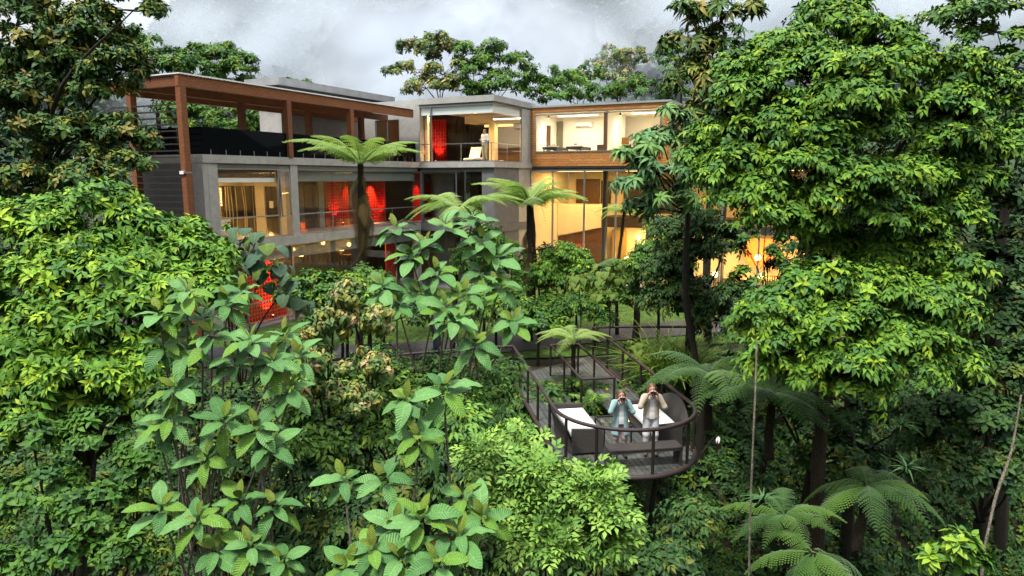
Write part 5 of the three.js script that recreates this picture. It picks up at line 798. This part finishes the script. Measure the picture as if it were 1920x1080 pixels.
// --- right of the deck and the big right tree
tree('palmate_tree', 'tree with hand shaped leaves in front of the timber box', 'tree', [1310, 900, 21], [[1260, 215, 20, 60, 40, 0.7], [1240, 260, 20, 110, 60], [1190, 300, 19.5, 90, 50], [1250, 320, 19.5, 120, 60], [1290, 250, 20.5, 80, 60], [1190, 345, 19.5, 80, 50], [1260, 370, 19.5, 110, 60], [1300, 340, 20, 80, 80], [1200, 390, 20, 60, 40, 0.6], [1165, 285, 19.6, 50, 30, 0.6], [1215, 270, 19.6, 70, 40, 0.8]], { fork: [1290, 400, 20.6], seed: 81, geo: G.palm, pal: PAL.pale, clumps: 9, per: 4, s0: 0.7, s1: 1.05, single: 160, trunk: 0.13, flat: 0.5, twigs: 1 });
tree('vine_covered_tree', 'dark vine covered tree between the hall and the big right tree', 'tree', [1290, 720, 22.5], [[1270, 430, 22.5, 90, 80], [1300, 490, 22, 100, 90], [1250, 500, 22.5, 80, 80], [1290, 560, 22, 110, 90], [1320, 420, 22, 70, 80], [1240, 560, 22.5, 70, 60], [1340, 600, 21.5, 70, 100], [1360, 450, 21, 60, 60, 0.6], [1385, 560, 20.5, 80, 60, 0.7], [1400, 620, 20, 90, 70, 0.8]], { seed: 82, geo: [...G.small, ...G.broad], pal: PAL.dark, clumps: 16, per: 14, s0: 0.7, s1: 1.2, trunk: 0.2, single: 60, flat: 0.8 });
tree('slender_tree', 'slender tall tree with hanging epiphytes against the mist', 'tree', [1325, 700, 27], [[1290, 30, 27, 70, 60, 0.7], [1350, 20, 27, 80, 50, 0.7], [1400, 20, 27, 70, 50, 0.7], [1320, 90, 27, 60, 90], [1360, 70, 27, 60, 90], [1300, 150, 27, 70, 90], [1340, 160, 26.5, 70, 100], [1310, 230, 26.5, 60, 100], [1335, 290, 26.5, 60, 90], [1260, 80, 27, 40, 40, 0.5], [1260, 160, 27, 30, 30, 0.4]], { seed: 83, geo: [...G.hanging, ...G.palm.slice(0, 1)], pal: PAL.olive, clumps: 12, per: 9, s0: 0.9, s1: 1.4, trunk: 0.16, single: 60, flat: 1.0, fork: [1325, 200, 27], twigs: 0.9 });
const bigRight = [[1570, 55, 17, 160, 70], [1480, 95, 16.5, 160, 70], [1650, 75, 17, 150, 80], [1400, 130, 16.5, 120, 60], [1560, 135, 15.5, 200, 80], [1700, 120, 16.5, 170, 80], [1800, 140, 16.5, 150, 90], [1870, 190, 17, 120, 110], [1430, 190, 15.5, 170, 70], [1600, 190, 15, 160, 70], [1760, 200, 16, 150, 70], [1370, 250, 16, 140, 70], [1460, 240, 15.2, 150, 70], [1540, 260, 15, 120, 70], [1330, 300, 16, 110, 60], [1410, 300, 15.2, 140, 60], [1500, 310, 14.8, 150, 60], [1640, 240, 15.5, 110, 60],
  [1600, 340, 14.6, 160, 70], [1680, 330, 15.2, 110, 80], [1400, 370, 15.2, 130, 60], [1460, 400, 14.8, 120, 70], [1650, 400, 14.8, 130, 80], [1710, 420, 15, 90, 80], [1560, 370, 14.6, 120, 60], 
  [1540, 530, 14.2, 140, 60], [1640, 540, 14.2, 150, 70], [1720, 560, 14.2, 130, 80], [1460, 580, 14, 120, 70], [1560, 600, 13.8, 170, 80], [1680, 630, 13.8, 160, 80], [1780, 600, 14.2, 110, 90], [1470, 640, 13.8, 120, 60], [1590, 670, 13.5, 150, 60], [1790, 680, 14, 90, 80], [1710, 690, 13.6, 110, 50], [1420, 600, 14.4, 70, 90, 0.7], [1430, 680, 14, 70, 40, 0.6], [1370, 330, 15.4, 120, 60], [1440, 350, 15, 120, 60], [1520, 420, 14.8, 110, 50, 0.7], [1480, 130, 16, 130, 70], [1640, 140, 16, 150, 70], [1780, 250, 16, 130, 80], [1850, 280, 16.4, 120, 90], [1560, 20, 17.5, 110, 40], [1570, 450, 15.8, 120, 70], [1660, 470, 15.4, 130, 80], [1740, 480, 15.2, 110, 90], [1780, 400, 16, 120, 110], [1730, 340, 15.8, 130, 90], [1800, 330, 16.4, 130, 100], [1790, 520, 15, 110, 80], [1600, 720, 13.6, 110, 40, 0.7], [1500, 690, 13.8, 90, 40, 0.7]];
tree('great_tree', 'great spreading tree with layered bright leaves at the right', 'tree', [1515, 1010, 14.6], bigRight, { seed: 84, geo: [...G.broad, G.elliptic[0], G.small[0]], pal: PAL.bright, clumps: 24, per: 16, clumpR: 0.4, s0: 0.6, s1: 1.3, trunk: 0.22, single: 290, flat: 0.45, fork: [1555, 560, 15.6], hubs: [[1500, 400, 15.6], [1640, 380, 15.8], [1440, 290, 16], [1560, 210, 16.4], [1720, 220, 16.8], [1610, 600, 14.6], [1490, 610, 14.4], [1740, 610, 14.8]], bark: M.barkRed, deep: 0.7, ymin: -0.35 });
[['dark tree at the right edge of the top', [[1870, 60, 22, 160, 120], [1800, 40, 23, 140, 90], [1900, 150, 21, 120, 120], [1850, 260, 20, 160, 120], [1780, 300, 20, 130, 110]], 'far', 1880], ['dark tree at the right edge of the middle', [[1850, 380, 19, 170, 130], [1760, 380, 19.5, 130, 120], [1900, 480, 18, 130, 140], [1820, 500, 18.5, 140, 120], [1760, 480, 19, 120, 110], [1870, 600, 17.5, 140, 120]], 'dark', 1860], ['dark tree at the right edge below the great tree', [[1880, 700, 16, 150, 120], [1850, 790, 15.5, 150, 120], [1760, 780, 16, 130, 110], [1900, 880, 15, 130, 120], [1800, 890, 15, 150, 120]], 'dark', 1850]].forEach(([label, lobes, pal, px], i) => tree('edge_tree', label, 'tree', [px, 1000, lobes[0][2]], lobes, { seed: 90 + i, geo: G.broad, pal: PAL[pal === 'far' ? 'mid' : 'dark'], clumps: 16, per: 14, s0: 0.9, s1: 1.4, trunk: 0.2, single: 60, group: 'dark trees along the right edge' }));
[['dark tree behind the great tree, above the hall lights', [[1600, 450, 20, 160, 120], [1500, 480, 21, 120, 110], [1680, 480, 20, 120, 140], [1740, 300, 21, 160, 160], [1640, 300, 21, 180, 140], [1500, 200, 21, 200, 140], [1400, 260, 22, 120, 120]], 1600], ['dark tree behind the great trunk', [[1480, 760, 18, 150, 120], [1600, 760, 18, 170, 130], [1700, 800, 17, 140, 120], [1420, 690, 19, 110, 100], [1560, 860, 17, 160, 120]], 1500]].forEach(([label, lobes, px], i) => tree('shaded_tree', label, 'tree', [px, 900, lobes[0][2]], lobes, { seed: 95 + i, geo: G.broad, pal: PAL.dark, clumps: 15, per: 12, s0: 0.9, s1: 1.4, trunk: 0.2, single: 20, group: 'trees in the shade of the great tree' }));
tree('sapling', 'thin dark tree in front of the far right hall lights', 'tree', [1440, 700, 21], [[1385, 440, 21, 70, 40, 0.5], [1440, 475, 21, 70, 50, 0.5], [1400, 520, 20.6, 80, 40, 0.5], [1470, 545, 20.6, 70, 50, 0.6], [1490, 450, 21, 70, 60, 0.6], [1440, 400, 21, 70, 40, 0.5]], { seed: 99, geo: G.broad, pal: PAL.mid, clumps: 10, per: 6, s0: 0.8, s1: 1.3, trunk: 0.07, single: 40 });
// ferns and rosettes in the ravine on the right
fern('ravine_fern', 'broad fern right of the viewing deck', onGround(1330, 760, 17, null).setY(0.2), 1.4, { seed: 101, n: 12, e0: 0.0, e1: 0.5, size: 0.95, pal: FERN_MID });
fern('ravine_fern', 'large drooping fern at the foot of the great trunk', onGround(1530, 900, 12, null).setY(-2.0), 1.6, { seed: 102, n: 9, e0: -0.75, e1: 0.1, size: 0.7, pal: FERN_MID, turn: 0.2 });
fern('ravine_fern', 'feathery fern behind the hanging liana', onGround(1450, 730, 16, null).setY(-0.2), 1.6, { seed: 103, n: 12, e0: -0.1, e1: 0.5, size: 1.0, pal: FERN_MID });
fern('ravine_fern', 'dark feathery fern right of the great trunk', onGround(1620, 860, 14, null).setY(-1.4), 1.4, { seed: 104, n: 11, e0: -0.4, e1: 0.3, size: 0.8, pal: FERN_MID });
fern('ravine_fern', 'small fern left of the great trunk', onGround(1480, 900, 13, null).setY(-1.2), 1.0, { seed: 105, n: 9, e0: -0.1, e1: 0.4, size: 0.6, pal: FERN_MID });
fern('ravine_fern', 'fern tuft at the bottom below the deck', onGround(1330, 1060, 10, null).setY(-3.2), 1.0, { seed: 106, n: 9, e0: 0.0, e1: 0.5, size: 0.5, pal: FERN_BRIGHT });
[[1690, 760, 14, 'upper'], [1690, 800, 13.5, 'middle'], [1700, 880, 13, 'lower'], [1430, 940, 11, 'lowest, by the liana']].forEach(([px, py, D, n], i) => { const p = at(px, py, D), t = thing('rosette_plant', n + ' strap leaved rosette clinging in the shade at the right', 'plant', p.toArray(), 0, 'rosette plants in the ravine'), r = rng(300 + i), g = blade(0.55, 0.06, { n: 5, droop: 0.5, fold: 0.4, prof: (k) => 1 - k * k }); for (let k = 0; k < 18; k++) { const m = shade(new THREE.Mesh(g, leafMat(0.05, 0.115, 0.04, {}))); m.name = 'leaf'; m.rotation.set(-(0.2 + r() * 1.0), k * 2.399, 0, 'YXZ'); m.scale.setScalar(0.5 + r() * 0.3); t.add(m); } part('stem', cyl(V(0, -0.25, -0.3), V(0, 0, 0), 0.025), M.bark, t); });
tree('bright_shrub', 'bright shrub with oval leaves in the lower right corner', 'shrub', [1790, 1250, 9], [[1790, 1020, 9, 70, 50, 0.6], [1760, 1050, 9, 60, 50, 0.5], [1820, 1060, 9, 60, 50, 0.5]], { seed: 110, geo: G.broad, pal: PAL.bright, clumps: 9, per: 5, s0: 0.8, s1: 1.1, trunk: 0.04, single: 60 });
// lianas and pale stems
{ const t = thing('liana', 'thin whitish liana hanging straight down at the right', 'liana', at(1408, 1080, 12).toArray()), q = (px, py, D) => at(px, py, D).sub(t.position); part('stem', limb([q(1403, 1150, 12), q(1406, 1000, 12), q(1411, 850, 12), q(1416, 740, 12.1), q(1419, 640, 12.4)], 0.022, 0.017, 30, 7, 0.5), M.barkPale, t); }
{ const t = thing('liana', 'pale mossy stem leaning in the lower right corner', 'liana', at(1840, 1080, 11).toArray()), q = (px, py, D) => at(px, py, D).sub(t.position); part('stem', limb([q(1838, 1150, 11), q(1845, 1040, 11), q(1868, 930, 11.2), q(1895, 850, 11.4), q(1915, 740, 11.6)], 0.028, 0.018, 20, 8, 0.6), M.barkPale, t); }
{ const t = thing('white_flower', 'drooping white flower on an arched stalk right of the deck', 'flower', at(1315, 850, 15).toArray()), q = (px, py) => at(px, py, 15).sub(t.position); part('stalk', limb([V(0, 0, 0), q(1328, 833), q(1340, 819), q(1347, 818)], 0.012, 0.008, 10, 5, 0), M.bark, t); const g = blade(0.17, 0.06, { n: 6, droop: 0.1, fold: 0.5 }); for (let k = 0; k < 5; k++) { const m = shade(new THREE.Mesh(g, std({ color: rgb(0.8, 0.76, 0.76), roughness: 0.7, side: THREE.DoubleSide }))); m.name = 'petal'; m.position.copy(q(1347, 818)); m.rotation.set(1.25 + 0.12 * (k % 2), k * 1.2566, 0, 'YXZ'); t.add(m); } }
// --- trees behind the lodge
[['flat crowned tree rising behind the pergola', [[410, 110, 56, 130, 55], [440, 125, 55, 90, 50], [370, 105, 57, 70, 40], [415, 145, 56, 120, 50]], 'mid', [400, 330, 57]], ['feathery tree left of the flat crowned tree', [[300, 120, 52, 110, 70], [270, 90, 52, 80, 50], [335, 130, 53, 60, 50], [270, 160, 52, 90, 60]], 'mid', [300, 330, 53]], ['tree seen through the pergola posts', [[450, 215, 54, 110, 90], [500, 230, 54, 80, 60], [390, 200, 54, 80, 80], [430, 245, 53, 120, 50]], 'mid', [450, 330, 55]], ['leafy tree left behind the pergola roof', [[360, 215, 50, 100, 90], [330, 190, 50, 80, 80], [470, 190, 56, 90, 60], [510, 225, 52, 70, 60]], 'mid', [380, 330, 51]], ['low tree behind the flat rear roof', [[555, 160, 58, 70, 18, 0.6], [530, 162, 58, 50, 16, 0.6]], 'mid', [550, 300, 59]],
  ['broad dry leaved tree behind the centre block, left half of the crown', [[790, 95, 66, 100, 50], [820, 85, 66, 80, 40], [770, 130, 65, 90, 60], [830, 140, 65, 100, 60], [800, 165, 64, 110, 50]], 'gold', [850, 330, 66]], ['broad green tree behind the centre block, right half of the crown', [[890, 100, 66, 120, 50], [940, 115, 66, 100, 60], [900, 140, 65, 110, 60], [970, 140, 65, 80, 70], [940, 170, 64, 120, 50], [860, 170, 64, 90, 50]], 'mid', [900, 330, 67]], ['tree behind the gap between block and timber box', [[1010, 170, 70, 100, 50], [1040, 150, 72, 80, 50]], 'mid', [1010, 330, 72]], ['bright green tree behind the timber box, left of middle', [[1070, 165, 74, 110, 60], [1100, 150, 76, 80, 50]], 'bright', [1080, 330, 76]], ['tall tree behind the timber box with reddish top', [[1150, 110, 84, 80, 50], [1130, 140, 84, 80, 60], [1190, 120, 84, 70, 60], [1160, 160, 82, 130, 50]], 'gold', [1160, 330, 84]], ['olive tree low behind the timber box', [[1120, 175, 70, 120, 40], [1190, 170, 70, 110, 45], [1040, 180, 68, 100, 30]], 'mid', [1120, 330, 71]], ['dense tree behind the right end of the timber box', [[1230, 150, 78, 110, 70], [1260, 110, 80, 80, 60], [1280, 170, 76, 90, 70]], 'mid', [1250, 330, 80]], ['hazy tree in the gap beside the slender tree', [[1270, 90, 95, 90, 70], [1290, 130, 92, 70, 80]], 'mid', [1270, 330, 95]]].forEach(([label, lobes, pal, root], i) => tree('background_tree', label, 'tree', root, lobes, { seed: 120 + i, geo: G.far, pal: PAL[pal === 'gold' ? 'gold' : pal], clumps: 16, per: 13, s0: 0.6, s1: 1.1, trunk: 0.22, flat: 0.55, group: 'trees behind the lodge', single: 0, twigs: 0.9 }));
// --- undergrowth on the ravine's sides, ground cover, forest of the hill
function scatter(name, label, category, geos, pal, n, place, seed, mat) {
  const r = rng(seed), t = thing(name, label, category); t.userData.kind = 'stuff';
  const lists = geos.map(() => []);
  for (let i = 0; i < n; i++) { const q = place(r); if (!q) continue; tmpQ.setFromUnitVectors(UPV, q.n); tmpQ2.setFromAxisAngle(UPV, r() * 6.283); lists[i % geos.length].push([new THREE.Matrix4().compose(q.p, tmpQ.clone().multiply(tmpQ2), V(q.s, q.s * (0.8 + r() * 0.4), q.s)), jitter(pal, { tint: q.tint ?? (r() - 0.5) * 2 }, r)]); }
  lists.forEach((l, g) => { if (!l.length) return; const im = shade(new THREE.InstancedMesh(geos[g], mat ?? WHITE_LEAF(), l.length)); im.name = 'foliage'; im.userData.kind = 'stuff'; l.forEach(([m, c], i) => { im.setMatrixAt(i, m); im.setColorAt(i, rgb(...c)); }); t.add(im); });
}
const slopeN = (x, z) => { const e = 0.4; return V(groundY(x - e, z) - groundY(x + e, z), 2 * e, groundY(x, z - e) - groundY(x, z + e)).normalize(); };
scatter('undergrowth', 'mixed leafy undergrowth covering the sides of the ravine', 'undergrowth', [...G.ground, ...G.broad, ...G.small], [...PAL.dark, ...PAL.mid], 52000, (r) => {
  const x = mix(-24, 24, r()), z = mix(-30, -1.5, r()), s = z - edgeZ(x); if (s < 0.05) return null;
  const h = groundY(x, z), bush = Math.max(0, fbm(x * 0.55, 9, z * 0.55, 3) + 0.12) * 3.2, n = slopeN(x, z).add(V(r() - 0.5, 0.4, r() - 0.5)).normalize();
  return { p: V(x, h + 0.05 + bush * Math.pow(r(), 0.5) * sstep(0, 2.5, s), z), n, s: mix(0.7, 1.5, r()), tint: noise.noise(x * 0.7, 2, z * 0.7) * 1.5 };
}, 201);
scatter('undergrowth', 'dark forest floor plants beyond the lodge sides', 'undergrowth', [...G.far, ...G.broad], PAL.dark, 9000, (r) => {
  const x = (r() < 0.5 ? -1 : 1) * mix(r() < 0.5 ? 12 : 18, 60, r()), z = mix(-60, -26, r()); const q = V(x, 0, z).sub(HO).applyAxisAngle(UPV, -HOUSE_TURN); if (q.x > -9.5 && q.x < 23.5 && q.z < 1.5 && q.z > -29) return null;
  if (z > -33.5 && x > -24 && x < 16) return null;
  return { p: V(x, groundY(x, z) + r() * 2.5 * Math.max(0, fbm(x * 0.3, 4, z * 0.3, 2) + 0.3), z), n: V((r() - 0.5) * 0.7, 1, (r() - 0.5) * 0.7).normalize(), s: mix(1, 2.2, r()) };
}, 202);
scatter('grass', 'short grass of the lawn before the lodge', 'grass', G.grassy, [[0.10, 0.17, 0.03], [0.13, 0.21, 0.035], [0.08, 0.13, 0.03]], 16000, (r) => {
  const x = mix(-14, 13, r()), z = mix(-46, -22, r()); const q = V(x, 0, z).sub(HO).applyAxisAngle(UPV, -HOUSE_TURN); if ((q.x < 0.4 && q.z < 0) || (q.x < 5 && q.z < -15.7) || q.z < -20.5) return null;
  const nearPath = z > -29.5 + 0 * x; if (nearPath && pathHit(x, z)) return null; if (deckHit(x, z)) return null; if (z - edgeZ(x) > 0) return null;
  return { p: V(x, 0.02, z), n: V((r() - 0.5) * 0.3, 1, (r() - 0.5) * 0.3).normalize(), s: mix(0.14, 0.3, r()), tint: noise.noise(x * 0.5, 5, z * 0.5) * 1.6 };
}, 203);
function pathHit(x, z) { const f = [[-22, -23.6, -26.4], [-8.2, -23.2, -26.0], [0.4, -25.3, -28.05], [3.2, -26.6, -29.4], [8, -28.2, -31], [16, -31, -34]]; for (let i = 0; i + 1 < f.length; i++) if (x >= f[i][0] && x <= f[i + 1][0]) { const t = (x - f[i][0]) / (f[i + 1][0] - f[i][0]), n = 0.25 * noise.noise(x * 2, 1, z * 2); return z < mix(f[i][1], f[i + 1][1], t) - 0.05 + n && z > mix(f[i][2], f[i + 1][2], t) + 0.05 + n; } return false; }
function deckHit(x, z) { const q = V(x - 2.68, 0, z + 16.05).applyAxisAngle(UPV, -9 * Math.PI / 180); return Math.abs(q.x) < 1.9 && q.z > -9 && q.z < 2; }
{ // the wood on the hill: crowns of leaf clumps
  const r = rng(205), geos = [0, 1, 2].map((s) => { const l = [], q = rng(400 + s), b = blade(1.9, 1.1, { n: 2, droop: 0.3 }); for (let i = 0; i < 150; i++) { const d = randDir(q, -0.3), f = 0.65 + 0.4 * q(); l.push(put(b, q() * 6.28, (q() - 0.3) * 1.4, q() - 0.5, [d.x * 4.2 * f, d.y * 3.4 * f + 3, d.z * 4.2 * f], 0.6 + q() * 0.6)); } return merge(l); });
  scatter('forest', 'dense misty forest covering the hill behind the lodge', 'forest', geos, [[0.035, 0.065, 0.03], [0.045, 0.08, 0.03], [0.03, 0.055, 0.035]], 5200, (q) => {
    const D = mix(72, 300, Math.pow(q(), 0.8)), az = mix(-0.95, 0.95, q()), x = az * D, z = -D;
    return { p: V(x, groundY(x, z) - 1, z), n: V((q() - 0.5) * 0.2, 1, (q() - 0.5) * 0.2).normalize(), s: mix(0.6, 1.35, q()) * (0.7 + D / 400) };
  }, 205, leafMat(1, 1, 1, { gloss: 0.9 }));
}
fern('deck_fern', 'lime tree fern growing through the hole in the deck', onDeck(0.0, -1.2, -4.6), 2.8, { seed: 151, n: 12, e0: 0.1, e1: 0.5, size: 0.62, pal: FERN_BRIGHT, trunk: 0.09 });
fern('deck_fern', 'low fern in the hole of the deck', onDeck(0.05, -0.5, -3.0), 0.6, { seed: 152, n: 10, e0: 0.1, e1: 0.8, size: 0.4, pal: FERN_BRIGHT, trunk: 0.05 });
tree('deck_shrub', 'mossy shrub at the front of the hole in the deck', 'shrub', onDeck(0.03, -0.4, -2.7), [[1115, 755, 18.9, 55, 50, 0.8], [1070, 720, 20.5, 50, 40, 0.6]], { noGround: true, seed: 153, geo: G.ground, pal: PAL.mid, clumps: 14, per: 8, s0: 0.5, s1: 0.8, trunk: 0.03 });
{ // wood on the ravine's other side, unseen behind the viewer, keeps off low sky light
  const geos = [0, 1].map((s) => { const l = [], q = rng(450 + s), b = blade(1.4, 0.8, { n: 2, droop: 0.3 }); for (let i = 0; i < 170; i++) { const d = randDir(q, -0.4), f = 0.65 + 0.4 * q(); l.push(put(b, q() * 6.28, (q() - 0.3) * 1.4, q() - 0.5, [d.x * 3.4 * f, d.y * 3.2 * f + 4, d.z * 3.4 * f], 0.6 + q() * 0.6)); } return merge(l); });
  scatter('forest', 'unseen forest on the facing side of the ravine, built to block low sky light', 'forest', geos, PAL.dark, 420, (q) => { const x = mix(-60, 60, q()), z = mix(9, 48, q()); return { p: V(x, groundY(x, z) - 1, z), n: V((q() - 0.5) * 0.2, 1, (q() - 0.5) * 0.2).normalize(), s: mix(0.8, 1.6, q()) }; }, 206, leafMat(1, 1, 1, { gloss: 0.9 }));
}
// ---------------------------------------------------------------- low cloud drifting across the hill: many thin veils at every angle, opaque at the heart and clear at the rim
{
  const r = rng(500), N = 24, pos = [0, 0, 0], col = [1, 1, 1, 1], idx = [], rings = [[0.35, 0.86], [0.62, 0.5], [0.84, 0.17], [1, 0]];
  rings.forEach(([q, a]) => { for (let i = 0; i < N; i++) { const t = i / N * 2 * Math.PI; pos.push(Math.cos(t) * q, 0.06 * Math.sin(t * 3) * q, Math.sin(t) * q); col.push(1, 1, 1, a); } });
  for (let i = 0; i < N; i++) { const j = (i + 1) % N; idx.push(0, 1 + j, 1 + i); for (let k = 0; k < 3; k++) { const a = 1 + k * N + i, b = 1 + k * N + j, c = a + N, d = b + N; idx.push(a, b, c, b, d, c); } }
  const g = new THREE.BufferGeometry(); g.setAttribute('position', new THREE.Float32BufferAttribute(pos, 3)); g.setAttribute('color', new THREE.Float32BufferAttribute(col, 4)); g.setIndex(idx); g.computeVertexNormals();
  const mat = phys({ color: rgb(0.83, 0.90, 1.0), vertexColors: true, transparent: true, opacity: 0.135, roughness: 1, transmission: 0.5, thickness: 0, side: THREE.DoubleSide, specularIntensity: 0 });
  const t = thing('mist_cloud', 'white low cloud drifting across the forested hill', 'mist'); t.userData.kind = 'stuff';
  const list = [];
  const veil = (px, py, D, s) => { tmpQ.setFromEuler(new THREE.Euler(Math.PI / 2 - 0.5 + (r() - 0.5) * 1.0, r() * 6.28, (r() - 0.5) * 1.2, 'ZXY')); list.push(new THREE.Matrix4().compose(at(px, py, D), tmpQ, V(s * 1.4, s, s))); };
  for (let i = 0; i < 150; i++) { const px = 820 + 330 * (r() + r() + r() - 1.5); veil(px, 135 + 85 * (r() + r() - 1) + (px < 700 ? 25 : 0), mix(105, 190, r()), mix(8, 18, r())); }   // the bank above the lodge
  for (let i = 0; i < 30; i++) veil(mix(250, 1700, r()), mix(40, 170, r()), mix(84, 112, r()), mix(4, 8, r()));               // wisps among the trees behind
  for (let i = 0; i < 90; i++) { const px = mix(150, 2000, r()); veil(px, px < 800 ? mix(75, 190, r()) : mix(-60, 170, r()), mix(130, 230, r()), mix(13, 22, r())); }         // the far slope
  for (let i = 0; i < 60; i++) veil(i < 22 ? mix(200, 800, r()) : mix(1200, 2000, r()), mix(-70, 60, r()), mix(120, 200, r()), mix(12, 20, r()));   // thin haze before the upper slope
  const im = new THREE.InstancedMesh(g, mat, list.length); im.name = 'veil'; im.userData.kind = 'stuff'; list.forEach((m, i) => im.setMatrixAt(i, m)); t.add(im);
}
renderer.render(scene, camera);
